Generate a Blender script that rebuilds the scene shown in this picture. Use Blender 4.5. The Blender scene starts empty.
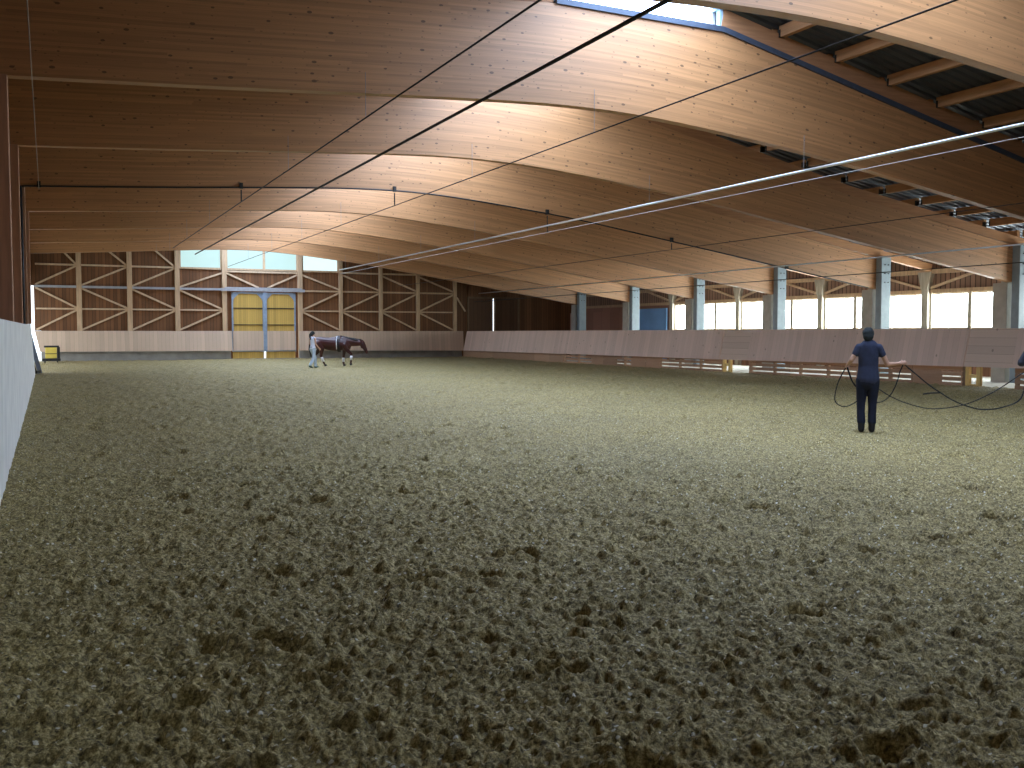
import bpy, bmesh, math, random
import numpy as np
from mathutils import Vector, Matrix, Euler

random.seed(7)
SC = bpy.context.scene
COL = SC.collection

# ------------------------------------------------------------------ camera, world, light, exposure
CAM_H, F_PX = 1.6, 970.0
cam_d = bpy.data.cameras.new('camera')
cam = bpy.data.objects.new('camera', cam_d)
COL.objects.link(cam)
cam_d.sensor_width = 36.0
cam_d.lens = 36.0 * F_PX / 1024.0
cam_d.clip_end = 400
cam.location = (0, 0, CAM_H)
cam.rotation_euler = (math.radians(90 - 3.04), 0, math.radians(-25.533))
SC.camera = cam

W = bpy.data.worlds.new('world')
SC.world = W
W.use_nodes = True
wn = W.node_tree
bg = wn.nodes['Background']
bg.inputs[0].default_value = (0.80, 0.90, 1.0, 1)
bg.inputs[1].default_value = 2.6

SKYLIGHT_E = 11.0      # daylight through the ridge skylight
WINDOW_E = 20.0         # daylight through the side windows
END_WINDOW_E = 0.78    # tinted sheets in the gable

SC.view_settings.view_transform = 'Standard'
SC.view_settings.look = 'None'
SC.view_settings.exposure = 0.10
SC.view_settings.gamma = 1.0
SC.view_settings.use_curve_mapping = False
SC.cycles.max_bounces = 8
SC.cycles.diffuse_bounces = 5
SC.cycles.use_denoising = True

# ------------------------------------------------------------------ material helpers
def new_mat(name):
    m = bpy.data.materials.new(name)
    m.use_nodes = True
    nt = m.node_tree
    b = nt.nodes['Principled BSDF']
    return m, nt, b

def N(nt, t, **kw):
    n = nt.nodes.new(t)
    for k, v in kw.items():
        setattr(n, k, v)
    return n

def L(nt, a, b):
    nt.links.new(a, b)

def mathn(nt, op, a, b=None, c=None):
    n = N(nt, 'ShaderNodeMath', operation=op)
    for i, v in enumerate((a, b, c)):
        if v is None:
            continue
        if isinstance(v, (int, float)):
            n.inputs[i].default_value = v
        else:
            L(nt, v, n.inputs[i])
    return n.outputs[0]

def mixc(nt, fac, a, b, mode='MIX'):
    n = N(nt, 'ShaderNodeMix', data_type='RGBA', blend_type=mode)
    for sock, v in ((n.inputs[0], fac), (n.inputs[6], a), (n.inputs[7], b)):
        if isinstance(v, (int, float)):
            sock.default_value = v
        elif isinstance(v, tuple):
            sock.default_value = (*v, 1) if len(v) == 3 else v
        else:
            L(nt, v, sock)
    return n.outputs[2]

def ramp(nt, fac, stops):
    n = N(nt, 'ShaderNodeValToRGB')
    el = n.color_ramp.elements
    while len(el) < len(stops):
        el.new(0.5)
    for e, (p, c) in zip(el, stops):
        e.position = p
        e.color = (*c, 1) if len(c) == 3 else c
    L(nt, fac, n.inputs[0])
    return n.outputs[0]

def coords(nt, scale=(1, 1, 1), kind='Object'):
    tc = N(nt, 'ShaderNodeTexCoord')
    mp = N(nt, 'ShaderNodeMapping')
    mp.inputs['Scale'].default_value = scale
    L(nt, tc.outputs[kind], mp.inputs[0])
    return mp.outputs[0]

def noise(nt, vec, scale=1.0, detail=3, rough=0.55):
    n = N(nt, 'ShaderNodeTexNoise')
    n.inputs['Scale'].default_value = scale
    n.inputs['Detail'].default_value = detail
    n.inputs['Roughness'].default_value = rough
    L(nt, vec, n.inputs['Vector'])
    return n.outputs['Fac']

def plain(name, col, rough=0.6, metal=0.0, var=0.12, scale=6.0, spec=0.4):
    m, nt, b = new_mat(name)
    f = noise(nt, coords(nt), scale, 4)
    lo = tuple(c * (1 - var) for c in col)
    hi = tuple(min(1, c * (1 + var)) for c in col)
    L(nt, ramp(nt, f, [(0.3, lo), (0.7, hi)]), b.inputs['Base Color'])
    b.inputs['Roughness'].default_value = rough
    b.inputs['Metallic'].default_value = metal
    b.inputs['Specular IOR Level'].default_value = spec
    return m

def timber(name, col, grain=(1, 1, 14), rough=0.6, var=0.18, knots=True):
    """plain sawn timber, grain stretched along one axis"""
    m, nt, b = new_mat(name)
    v = coords(nt, grain)
    f = noise(nt, v, 1.6, 4, 0.6)
    lo = tuple(c * (1 - var) for c in col)
    hi = tuple(min(1, c * (1 + var)) for c in col)
    c = ramp(nt, f, [(0.32, lo), (0.68, hi)])
    L(nt, c, b.inputs['Base Color'])
    b.inputs['Roughness'].default_value = rough
    b.inputs['Specular IOR Level'].default_value = 0.3
    return m

def boards(name, col, axis=0, width=0.2, var=0.16, gap=0.05, grain=(6, 6, 0.8), gapcol=0.35, rough=0.62, knots=0.0, off=0.0):
    """a boarded surface: joints across `axis`, each board its own tone"""
    m, nt, b = new_mat(name)
    tc = N(nt, 'ShaderNodeTexCoord')
    sep = N(nt, 'ShaderNodeSeparateXYZ')
    L(nt, tc.outputs['Object'], sep.inputs[0])
    t = mathn(nt, 'MULTIPLY', mathn(nt, 'ADD', sep.outputs[axis], off), 1.0 / width)
    cell = mathn(nt, 'FLOOR', t)
    fr = mathn(nt, 'FRACT', t)
    wnz = N(nt, 'ShaderNodeTexWhiteNoise', noise_dimensions='1D')
    L(nt, cell, wnz.inputs['W'])
    g = noise(nt, coords(nt, grain), 2.5, 4, 0.6)
    tone = mathn(nt, 'ADD', mathn(nt, 'MULTIPLY', wnz.outputs['Value'], 0.65), mathn(nt, 'MULTIPLY', g, 0.45))
    lo = tuple(c * (1 - var) for c in col)
    hi = tuple(min(1, c * (1 + var)) for c in col)
    c = ramp(nt, tone, [(0.15, lo), (0.9, hi)])
    if knots > 0:
        vo = N(nt, 'ShaderNodeTexVoronoi', feature='F1')
        vo.inputs['Scale'].default_value = 1.0
        L(nt, coords(nt, (3.0, 3.0, 2.2)), vo.inputs['Vector'])
        k = mathn(nt, 'LESS_THAN', vo.outputs['Distance'], knots)
        c = mixc(nt, mathn(nt, 'MULTIPLY', k, 0.65), c, tuple(x * 0.3 for x in col))
    edge = mathn(nt, 'LESS_THAN', fr, gap)
    c = mixc(nt, mathn(nt, 'MULTIPLY', edge, 1 - gapcol), c, tuple(x * 0.25 for x in col))
    L(nt, c, b.inputs['Base Color'])
    b.inputs['Roughness'].default_value = rough
    b.inputs['Specular IOR Level'].default_value = 0.3
    return m

def glulam(name, col):
    """laminated beam: UV u runs along the beam in metres, v up from the lower edge"""
    m, nt, b = new_mat(name)
    tc = N(nt, 'ShaderNodeTexCoord')
    sep = N(nt, 'ShaderNodeSeparateXYZ')
    L(nt, tc.outputs['UV'], sep.inputs[0])
    oi = N(nt, 'ShaderNodeObjectInfo')
    u = mathn(nt, 'ADD', sep.outputs[0], mathn(nt, 'MULTIPLY', oi.outputs['Random'], 37.0))
    v = sep.outputs[1]
    lam = mathn(nt, 'FLOOR', mathn(nt, 'MULTIPLY', v, 1 / 0.045))
    # boards inside a lamination are about 4 m long, shifted per lamination
    w1 = N(nt, 'ShaderNodeTexWhiteNoise', noise_dimensions='1D')
    L(nt, lam, w1.inputs['W'])
    seg = mathn(nt, 'FLOOR', mathn(nt, 'ADD', mathn(nt, 'MULTIPLY', u, 0.27), mathn(nt, 'MULTIPLY', w1.outputs['Value'], 9.0)))
    w2 = N(nt, 'ShaderNodeTexWhiteNoise', noise_dimensions='2D')
    cmb = N(nt, 'ShaderNodeCombineXYZ')
    L(nt, lam, cmb.inputs[0]); L(nt, seg, cmb.inputs[1])
    L(nt, cmb.outputs[0], w2.inputs['Vector'])
    cv = N(nt, 'ShaderNodeCombineXYZ')
    L(nt, mathn(nt, 'MULTIPLY', u, 0.5), cv.inputs[0])
    L(nt, mathn(nt, 'MULTIPLY', v, 26.0), cv.inputs[1])
    g = noise(nt, cv.outputs[0], 1.3, 5, 0.65)
    tone = mathn(nt, 'ADD', mathn(nt, 'MULTIPLY', w2.outputs['Value'], 0.34), mathn(nt, 'MULTIPLY', g, 0.75))
    c = ramp(nt, tone, [(0.22, tuple(x * 0.68 for x in col)), (0.85, tuple(min(1, x * 1.22) for x in col))])
    # knots
    for sc_, thr, dark, amt in (((3.0, 9.0), 0.14, 0.20, 0.8), ((5.2, 15.0), 0.13, 0.3, 0.55)):
        ck = N(nt, 'ShaderNodeCombineXYZ')
        L(nt, mathn(nt, 'MULTIPLY', u, sc_[0]), ck.inputs[0])
        L(nt, mathn(nt, 'MULTIPLY', v, sc_[0] * 2.0), ck.inputs[1])
        vo = N(nt, 'ShaderNodeTexVoronoi', feature='F1', voronoi_dimensions='2D')
        vo.inputs['Scale'].default_value = 1.0
        L(nt, ck.outputs[0], vo.inputs['Vector'])
        csep = N(nt, 'ShaderNodeSeparateColor')
        L(nt, vo.outputs['Color'], csep.inputs[0])
        keep = mathn(nt, 'GREATER_THAN', csep.outputs[0], 0.62)
        size = mathn(nt, 'MULTIPLY', csep.outputs[1], thr)
        k = mathn(nt, 'MULTIPLY', mathn(nt, 'LESS_THAN', vo.outputs['Distance'], size), keep)
        c = mixc(nt, mathn(nt, 'MULTIPLY', k, amt), c, tuple(x * dark for x in col))
    L(nt, c, b.inputs['Base Color'])
    b.inputs['Roughness'].default_value = 0.46
    b.inputs['Specular IOR Level'].default_value = 0.65
    return m

def glow(name, col, strength):
    m, nt, b = new_mat(name)
    b.inputs['Base Color'].default_value = (0.12, 0.13, 0.13, 1)
    b.inputs['Roughness'].default_value = 0.5
    b.inputs['Specular IOR Level'].default_value = 0.1
    f = noise(nt, coords(nt, (1.0, 1.0, 1.0)), 0.8, 3)
    e = ramp(nt, f, [(0.3, tuple(c * 0.94 for c in col)), (0.7, col)])
    L(nt, e, b.inputs['Emission Color'])
    b.inputs['Emission Strength'].default_value = strength
    return m

def sand_mat():
    m, nt, b = new_mat('riding_sand')
    geo = coords(nt, (1, 1, 1))
    big = noise(nt, geo, 0.35, 3)
    mid = noise(nt, geo, 9.0, 4, 0.7)
    fine = noise(nt, geo, 55.0, 4, 0.8)
    # every crumb has its own tone
    cr = N(nt, 'ShaderNodeTexVoronoi', feature='F1')
    cr.inputs['Scale'].default_value = 48.0
    cr.inputs['Randomness'].default_value = 1.0
    L(nt, geo, cr.inputs['Vector'])
    crs = N(nt, 'ShaderNodeSeparateColor')
    L(nt, cr.outputs['Color'], crs.inputs[0])
    tone = mathn(nt, 'ADD', mathn(nt, 'MULTIPLY', fine, 0.88), mathn(nt, 'MULTIPLY', crs.outputs[1], 0.12))
    c = ramp(nt, tone, [(0.35, SAND[0]), (0.50, SAND[1]), (0.68, SAND[2])])
    tint = ramp(nt, mid, [(0.34, (0.84, 0.82, 0.78)), (0.64, (1.10, 1.08, 1.04))])
    c = mixc(nt, 1.0, c, tint, 'MULTIPLY')
    tint2 = ramp(nt, big, [(0.3, (0.92, 0.92, 0.92)), (0.7, (1.08, 1.06, 1.0))])
    c = mixc(nt, 1.0, c, tint2, 'MULTIPLY')
    # pale wood chips lying in the sand
    vo = N(nt, 'ShaderNodeTexVoronoi', feature='F1')
    vo.inputs['Scale'].default_value = 26.0
    mp = coords(nt, (1.0, 1.9, 1.0))
    L(nt, mp, vo.inputs['Vector'])
    cs = N(nt, 'ShaderNodeSeparateColor')
    L(nt, vo.outputs['Color'], cs.inputs[0])
    keep = mathn(nt, 'GREATER_THAN', cs.outputs[0], 0.88)
    k = mathn(nt, 'MULTIPLY', mathn(nt, 'LESS_THAN', vo.outputs['Distance'], 0.30), keep)
    c = mixc(nt, mathn(nt, 'MULTIPLY', k, 0.75), c, (0.78, 0.74, 0.62))
    L(nt, c, b.inputs['Base Color'])
    b.inputs['Roughness'].default_value = 0.8
    b.inputs['Specular IOR Level'].default_value = SAND_SPEC
    bmp = N(nt, 'ShaderNodeBump')
    bmp.inputs['Strength'].default_value = 0.45
    bmp.inputs['Distance'].default_value = 0.012
    hh = mathn(nt, 'ADD', fine, mathn(nt, 'MULTIPLY', k, 0.6))
    L(nt, hh, bmp.inputs['Height'])
    L(nt, bmp.outputs[0], b.inputs['Normal'])
    return m

SAND = ((0.040, 0.028, 0.008), (0.250, 0.195, 0.072), (0.70, 0.58, 0.30))
SAND_SPEC = 0.42
M = {}
M['sand'] = sand_mat()
M['glulam'] = glulam('glulam_spruce', (0.50, 0.250, 0.105))
M['rafter'] = timber('rafter_spruce', (0.42, 0.21, 0.10), (0.6, 8, 8))
M['purlin'] = timber('purlin_spruce', (0.45, 0.235, 0.11), (8, 0.6, 8))
M['post'] = timber('post_spruce', (0.56, 0.38, 0.23), (7, 7, 0.8))
M['left_post'] = timber('column_spruce', (0.45, 0.25, 0.15), (7, 7, 0.6))
M['brace'] = timber('brace_spruce', (0.62, 0.44, 0.28), (3, 3, 3))
M['cladding'] = boards('dark_red_cladding', (0.19, 0.085, 0.036), 0, 0.19, 0.30, 0.13)
M['cladding_y'] = boards('brown_cladding', (0.27, 0.125, 0.065), 1, 0.19, 0.26, 0.12)
M['eave_y'] = boards('eave_boards', (0.30, 0.18, 0.125), 1, 0.24, 0.25, 0.22, gapcol=0.1)
M['kick_x'] = boards('kick_boards_gable', (0.62, 0.46, 0.34), 0, 0.22, 0.10, 0.03)
M['kick_y'] = boards('kick_boards_side', (0.64, 0.45, 0.34), 1, 0.21, 0.09, 0.03, grain=(5, 5, 0.7), knots=0.09, gapcol=0.6)
M['kick_horizontal'] = boards('door_planks', (0.58, 0.42, 0.31), 2, 0.24, 0.07, 0.03, grain=(5, 0.8, 5), knots=0.10)
M['kick_left'] = plain('weathered_lit_ply', (0.82, 0.80, 0.74), 0.75, var=0.10, scale=2.2, spec=0.2)  # pale weathered ply, its colour lightened to carry light from the facing windows
M['slat'] = boards('fence_slats', (0.36, 0.21, 0.12), 1, 1.9, 0.22, 0.01, grain=(4, 0.8, 8))
M['yellow_wood'] = timber('yellow_wood', (0.66, 0.44, 0.15), (5, 5, 1))
M['yellow_ply'] = boards('yellow_ply', (0.58, 0.37, 0.095), 0, 0.13, 0.14, 0.05, grain=(8, 8, 0.8))
M['steel_blue'] = plain('blue_grey_steel', (0.30, 0.38, 0.50), 0.45, 0.3)
M['steel_grey'] = plain('grey_steel', (0.42, 0.42, 0.44), 0.5, 0.4)
M['galvanised'] = plain('galvanised_pipe', (0.78, 0.80, 0.84), 0.28, 0.85, 0.05)
M['black_pipe'] = plain('black_pipe', (0.018, 0.016, 0.016), 0.5)
M['white_cord'] = plain('white_cable', (0.62, 0.58, 0.55), 0.5)
M['dull_cord'] = plain('dull_cord', (0.30, 0.27, 0.25), 0.6)
M['post_grey'] = timber('grey_spruce', (0.44, 0.39, 0.31), (7, 7, 0.8))
M['concrete'] = plain('concrete', (0.34, 0.33, 0.31), 0.85, var=0.16, scale=2.0, spec=0.2)
M['concrete_light'] = plain('pale_concrete', (0.62, 0.60, 0.55), 0.85, var=0.1, scale=1.0, spec=0.2)
M['column_grey'] = plain('column_concrete', (0.42, 0.40, 0.35), 0.8, var=0.10, scale=3.0)
M['column_blue'] = plain('column_fork_paint', (0.24, 0.30, 0.34), 0.5, var=0.08)
M['deck'] = plain('roof_sheet', (0.085, 0.095, 0.12), 0.5, 0.4, 0.15, 1.0)
M['flashing'] = plain('flashing', (0.07, 0.09, 0.13), 0.5, 0.3)
M['frame_blue'] = plain('skylight_frame', (0.35, 0.50, 0.62), 0.5)
M['skylight'] = glow('skylight_sheet', (0.56, 0.72, 1.0), SKYLIGHT_E)
M['window_glow'] = glow('window_pane', (0.88, 1.0, 1.0), WINDOW_E)
M['end_glow'] = glow('gable_pane', (0.66, 0.98, 0.94), END_WINDOW_E)
M['end_glow2'] = glow('gable_pane_bright', (0.80, 1.0, 1.0), END_WINDOW_E * 1.3)
M['white_lining'] = plain('white_lining', (0.8, 0.82, 0.84), 0.6, var=0.03)
M['blue_panel'] = plain('blue_panel', (0.17, 0.32, 0.58), 0.5, var=0.08, scale=1.5)
M['dark_board'] = boards('brown_wall_board', (0.40, 0.20, 0.14), 1, 1.1, 0.12, 0.015)
M['dark_door'] = boards('dark_door_board', (0.12, 0.06, 0.03), 0, 0.3, 0.15, 0.05)
M['door_trim'] = timber('dark_door_frame', (0.20, 0.12, 0.065), (5, 5, 1))
M['skin'] = plain('skin', (0.52, 0.30, 0.21), 0.5, var=0.06)
M['hair_dark'] = plain('short_dark_hair', (0.020, 0.024, 0.026), 0.85, var=0.3, scale=60)
M['shirt_navy'] = plain('navy_shirt', (0.028, 0.034, 0.068), 0.9, var=0.18, scale=9)
M['jeans_navy'] = plain('dark_jeans', (0.008, 0.011, 0.030), 0.85, var=0.25, scale=12)
M['boot'] = plain('black_boot', (0.010, 0.010, 0.013), 0.6)
M['shirt_white'] = plain('pale_top', (0.70, 0.74, 0.86), 0.9, var=0.05)
M['jeans_light'] = plain('light_jeans', (0.42, 0.50, 0.58), 0.9, var=0.12, scale=10)
M['shoe_green'] = plain('dull_green_shoe', (0.07, 0.12, 0.10), 0.8)
M['horse'] = plain('bay_coat', (0.050, 0.012, 0.010), 0.38, var=0.3, scale=3)
M['horse_black'] = plain('black_coat', (0.012, 0.012, 0.022), 0.45, var=0.3, scale=3)
M['mane'] = plain('black_mane', (0.010, 0.007, 0.008), 0.6, var=0.3, scale=40)
M['wrap'] = plain('white_leg_wrap', (0.72, 0.72, 0.74), 0.8)
M['hoof'] = plain('dark_hoof', (0.03, 0.025, 0.02), 0.5)
M['leather'] = plain('dark_leather', (0.02, 0.016, 0.02), 0.45)
M['line'] = plain('dark_webbing', (0.008, 0.012, 0.016), 0.7)
M['yellow_case'] = plain('yellow_case', (0.66, 0.50, 0.09), 0.5, var=0.08)
M['dark_metal'] = plain('dark_metal', (0.03, 0.03, 0.03), 0.5, 0.4)
M['outside'] = plain('outside_paving', (0.7, 0.68, 0.62), 0.9)

# ------------------------------------------------------------------ mesh helpers
def tag(o, label=None, cat=None, group=None, kind=None):
    if label: o['label'] = label
    if cat: o['category'] = cat
    if group: o['group'] = group
    if kind: o['kind'] = kind
    return o

def empty(name, loc=(0, 0, 0), rz=0.0):
    o = bpy.data.objects.new(name, None)
    o.empty_display_size = 0.3
    o.location = loc
    o.rotation_euler = (0, 0, rz)
    COL.objects.link(o)
    return o

class MB:
    def __init__(s):
        s.v = []; s.f = []
    def add(s, vs, fs):
        n = len(s.v)
        s.v += [tuple(p) for p in vs]
        s.f += [tuple(i + n for i in f) for f in fs]
        return s
    def box(s, x0, x1, y0, y1, z0, z1):
        vs = [(x, y, z) for z in (z0, z1) for y in (y0, y1) for x in (x0, x1)]
        return s.add(vs, [(0, 2, 3, 1), (4, 5, 7, 6), (0, 1, 5, 4), (2, 6, 7, 3), (0, 4, 6, 2), (1, 3, 7, 5)])
    def bar(s, p0, p1, w, h, up=(0, 0, 1)):
        """rectangular bar from p0 to p1; w across, h along the up direction"""
        p0, p1 = Vector(p0), Vector(p1)
        d = (p1 - p0).normalized()
        u = Vector(up)
        sd = d.cross(u)
        if sd.length < 1e-4:
            sd = d.cross(Vector((0, 1, 0)))
        sd.normalize()
        u = sd.cross(d).normalized()
        vs = []
        for p in (p0, p1):
            for a, b in ((-1, -1), (1, -1), (1, 1), (-1, 1)):
                vs.append(p + sd * (a * w / 2) + u * (b * h / 2))
        return s.add(vs, [(0, 1, 2, 3), (7, 6, 5, 4), (0, 4, 5, 1), (1, 5, 6, 2), (2, 6, 7, 3), (3, 7, 4, 0)])
    def tube(s, pts, r, n=8, cap=True):
        pts = [Vector(p) for p in pts]
        rs = r if isinstance(r, (list, tuple)) else [r] * len(pts)
        base = len(s.v)
        prev = None
        for i, p in enumerate(pts):
            if i == 0: d = pts[1] - pts[0]
            elif i == len(pts) - 1: d = pts[-1] - pts[-2]
            else: d = pts[i + 1] - pts[i - 1]
            d.normalize()
            a = d.cross(Vector((0, 0, 1)))
            if a.length < 1e-3: a = d.cross(Vector((0, 1, 0)))
            a.normalize()
            if prev is not None and a.dot(prev) < 0: a = -a
            prev = a
            b = d.cross(a)
            for k in range(n):
                t = 2 * math.pi * k / n
                s.v.append(tuple(p + a * (math.cos(t) * rs[i]) + b * (math.sin(t) * rs[i])))
        for i in range(len(pts) - 1):
            for k in range(n):
                k2 = (k + 1) % n
                s.f.append((base + i * n + k, base + i * n + k2, base + (i + 1) * n + k2, base + (i + 1) * n + k))
        if cap:
            s.f.append(tuple(base + k for k in range(n))[::-1])
            s.f.append(tuple(base + (len(pts) - 1) * n + k for k in range(n)))
        return s
    def prism(s, poly, axis, a, b):
        """poly of 2-D points extruded along axis (0,1,2) from a to b"""
        def P(q, t):
            l = [q[0], q[1]]; l.insert(axis, t); return tuple(l)
        n = len(poly)
        vs = [P(q, a) for q in poly] + [P(q, b) for q in poly]
        fs = [tuple(range(n))[::-1], tuple(range(n, 2 * n))]
        fs += [(i, (i + 1) % n, (i + 1) % n + n, i + n) for i in range(n)]
        return s.add(vs, fs)
    def build(s, name, mat, parent=None, smooth=False, bevel=0.0):
        me = bpy.data.meshes.new(name)
        me.from_pydata(s.v, [], s.f)
        bm = bmesh.new(); bm.from_mesh(me)
        bmesh.ops.recalc_face_normals(bm, faces=bm.faces)
        bm.to_mesh(me); bm.free()
        me.materials.append(M[mat] if isinstance(mat, str) else mat)
        if smooth:
            me.polygons.foreach_set('use_smooth', [True] * len(me.polygons))
        o = bpy.data.objects.new(name, me)
        COL.objects.link(o)
        if parent: o.parent = parent
        if bevel:
            md = o.modifiers.new('bevel', 'BEVEL'); md.width = bevel; md.segments = 2; md.limit_method = 'ANGLE'
        return o

def interp(x, tab):
    xs = [t[0] for t in tab]; ys = [t[1] for t in tab]
    return float(np.interp(x, xs, ys))

# ------------------------------------------------------------------ dimensions of the hall
D = 6.1                                   # frame spacing
YB = [4.7 + D * i - D for i in range(0, 10)]    # -1.4, 4.7, 10.8, ... 53.5
YEND = 60.0
XL, XC, XO = -0.47, 30.3, 33.5            # left column face, right column row, outer right wall
XK = 24.9                                 # right kick boards
BOT = [(-1.2, 5.46), (-0.5, 5.5), (2.4, 5.65), (5.8, 5.86), (8.0, 5.985), (9.3, 6.03), (10.6, 6.01), (12.0, 5.92), (14.0, 5.72),
       (16.2, 5.47), (18.5, 5.12), (22.2, 4.56), (26.0, 3.97), (30.1, 3.33)]
TOP = [(-1.2, 6.95), (8.95, 7.93), (12.92, 7.91), (22.5, 5.86), (30.5, 4.52)]
ROOF = [(-1.4, 6.95 + .45), (8.95, 7.93 + .45), (12.92, 7.91 + .45), (22.5, 5.86 + .45), (30.5, 4.97), (34.4, 4.42)]
SKX0, SKX1 = 8.95, 12.92

def bot(x):
    # smooth the arch with a small moving average
    return sum(interp(x + k * 0.5, BOT) for k in (-2, -1, 0, 1, 2)) / 5 if -0.2 < x < 29 else interp(x, BOT)

# ------------------------------------------------------------------ ground
def value_noise(x, y, seed):
    xi = np.floor(x).astype(np.int64); yi = np.floor(y).astype(np.int64)
    xf = x - xi; yf = y - yi
    u = xf * xf * (3 - 2 * xf); v = yf * yf * (3 - 2 * yf)
    def h(a, b):
        n = (a * 374761393 + b * 668265263 + seed * 974634777) & 0x7fffffff
        n = ((n ^ (n >> 13)) * 1274126177) & 0x7fffffff
        return ((n ^ (n >> 16)) & 0xffff) / 65535.0
    return (h(xi, yi) * (1 - u) + h(xi + 1, yi) * u) * (1 - v) + (h(xi, yi + 1) * (1 - u) + h(xi + 1, yi + 1) * u) * v

def pits(x, y, cell, seed, rmin, rmax, depth, dens):
    """hoof prints: one random hollow per cell, with a pushed-up rim"""
    z = np.zeros_like(x)
    cx = np.floor(x / cell).astype(np.int64); cy = np.floor(y / cell).astype(np.int64)
    def h(a, b, s):
        n = (a * 374761393 + b * 668265263 + (seed + s) * 974634777) & 0x7fffffff
        n = ((n ^ (n >> 13)) * 1274126177) & 0x7fffffff
        return ((n ^ (n >> 16)) & 0xffff) / 65535.0
    for dx in (-1, 0, 1):
        for dy in (-1, 0, 1):
            a, b = cx + dx, cy + dy
            px = (a + h(a, b, 1)) * cell; py = (b + h(a, b, 2)) * cell
            r = rmin + (rmax - rmin) * h(a, b, 3)
            on = h(a, b, 4) < dens
            ang = h(a, b, 5) * 3.1416
            ex = (x - px) * np.cos(ang) + (y - py) * np.sin(ang)
            ey = (-(x - px) * np.sin(ang) + (y - py) * np.cos(ang)) * 1.35
            d = np.sqrt(ex * ex + ey * ey) / r
            dd = depth * (0.5 + 0.5 * h(a, b, 6))
            z += np.where(on, -dd * np.exp(-(d ** 4) * 1.5) + 0.30 * dd * np.exp(-((d - 1.35) ** 2) * 7), 0)
    return z

def clods(x, y, cell, seed, rmin, rmax, dens):
    """crumbs of footing: one small rounded lump per cell"""
    z = np.zeros_like(x)
    cx = np.floor(x / cell).astype(np.int64); cy = np.floor(y / cell).astype(np.int64)
    def h(a, b, s):
        n = (a * 374761393 + b * 668265263 + (seed + s) * 974634777) & 0x7fffffff
        n = ((n ^ (n >> 13)) * 1274126177) & 0x7fffffff
        return ((n ^ (n >> 16)) & 0xffff) / 65535.0
    for dx in (-1, 0, 1):
        for dy in (-1, 0, 1):
            a, b = cx + dx, cy + dy
            px = (a + h(a, b, 1)) * cell; py = (b + h(a, b, 2)) * cell
            r = rmin + (rmax - rmin) * h(a, b, 3)
            d2 = ((x - px) ** 2 + (y - py) ** 2) / (r * r)
            lump = np.sqrt(np.clip(1 - d2, 0, 1)) * r * (0.4 + 0.5 * h(a, b, 5))
            z = np.maximum(z, np.where(h(a, b, 4) < dens, lump, 0))
    return z

def ground_height(x, y):
    wx_ = x + 0.25 * (value_noise(x * 2.1, y * 2.1, 31) - .5)
    wy_ = y + 0.25 * (value_noise(x * 2.1, y * 2.1, 32) - .5)
    z = 0.030 * (value_noise(x * 0.5, y * 0.5, 1) - .5)
    wx2 = x + 0.06 * (value_noise(x * 9, y * 9, 33) - .5)
    wy2 = y + 0.06 * (value_noise(x * 9, y * 9, 34) - .5)
    z += 0.030 * (value_noise(wx_ * 2.3, wy_ * 2.3, 2) - .5)
    z += 0.034 * (value_noise(wx_ * 5.5, wy_ * 5.5, 3) - .5)
    z += 0.028 * (value_noise(wx2 * 12, wy2 * 12, 4) - .5)
    z += 0.024 * (value_noise(wx2 * 24, wy2 * 24, 5) - .5)
    z += 0.020 * np.abs(value_noise(wx2 * 38, wy2 * 38, 6) - .5) * 2
    z += 0.014 * (value_noise(x * 75, y * 75, 7) - .5)
    z += pits(wx_, wy_, 0.75, 11, 0.07, 0.15, 0.13, 0.48)
    z += pits(wx2, wy2, 0.30, 12, 0.03, 0.07, 0.045, 0.55)
    z += pits(wx2, wy2, 0.13, 13, 0.015, 0.035, 0.022, 0.60)
    z += clods(wx2, wy2, 0.11, 21, 0.020, 0.048, 0.65)
    z += clods(wx2, wy2, 0.055, 22, 0.012, 0.026, 0.70)
    return z - 0.02

def build_ground():
    rs = [1.3]
    while rs[-1] < 76: rs.append(rs[-1] * (1.0034 if rs[-1] < 12 else 1.0062))
    rs = np.array(rs)
    an = np.radians(np.arange(-12, 84.01, 0.125))
    R, A = np.meshgrid(rs, an, indexing='ij')
    X = R * np.sin(A); Y = R * np.cos(A)
    Z = ground_height(X, Y)
    nr, na = R.shape
    co = np.stack([X, Y, Z], -1).reshape(-1, 3).astype(np.float32)
    idx = np.arange(nr * na).reshape(nr, na)
    a = idx[:-1, :-1].ravel(); b = idx[:-1, 1:].ravel(); c = idx[1:, 1:].ravel(); d = idx[1:, :-1].ravel()
    cxm = X[:-1, :-1].ravel(); cym = Y[:-1, :-1].ravel()
    keep = (cxm > -0.75) & (cxm < 25.0) & (cym < 59.95)
    q = np.stack([a, d, c, b], -1)[keep]
    used = np.unique(q)
    remap = np.zeros(nr * na, np.int64); remap[used] = np.arange(len(used))
    q = remap[q]; co = co[used]
    me = bpy.data.meshes.new('sand_footing')
    me.vertices.add(len(co)); me.vertices.foreach_set('co', co.ravel())
    me.loops.add(q.size); me.loops.foreach_set('vertex_index', q.ravel().astype(np.int32))
    me.polygons.add(len(q))
    me.polygons.foreach_set('loop_start', (np.arange(len(q)) * 4).astype(np.int32))
    me.polygons.foreach_set('loop_total', np.full(len(q), 4, np.int32))
    me.polygons.foreach_set('use_smooth', np.ones(len(q), bool))
    me.update(calc_edges=True)
    me.materials.append(M['sand'])
    o = bpy.data.objects.new('floor', me)
    COL.objects.link(o)
    tag(o, 'brown riding sand full of hoof prints and pale wood chips', 'floor', kind='structure')

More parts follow.
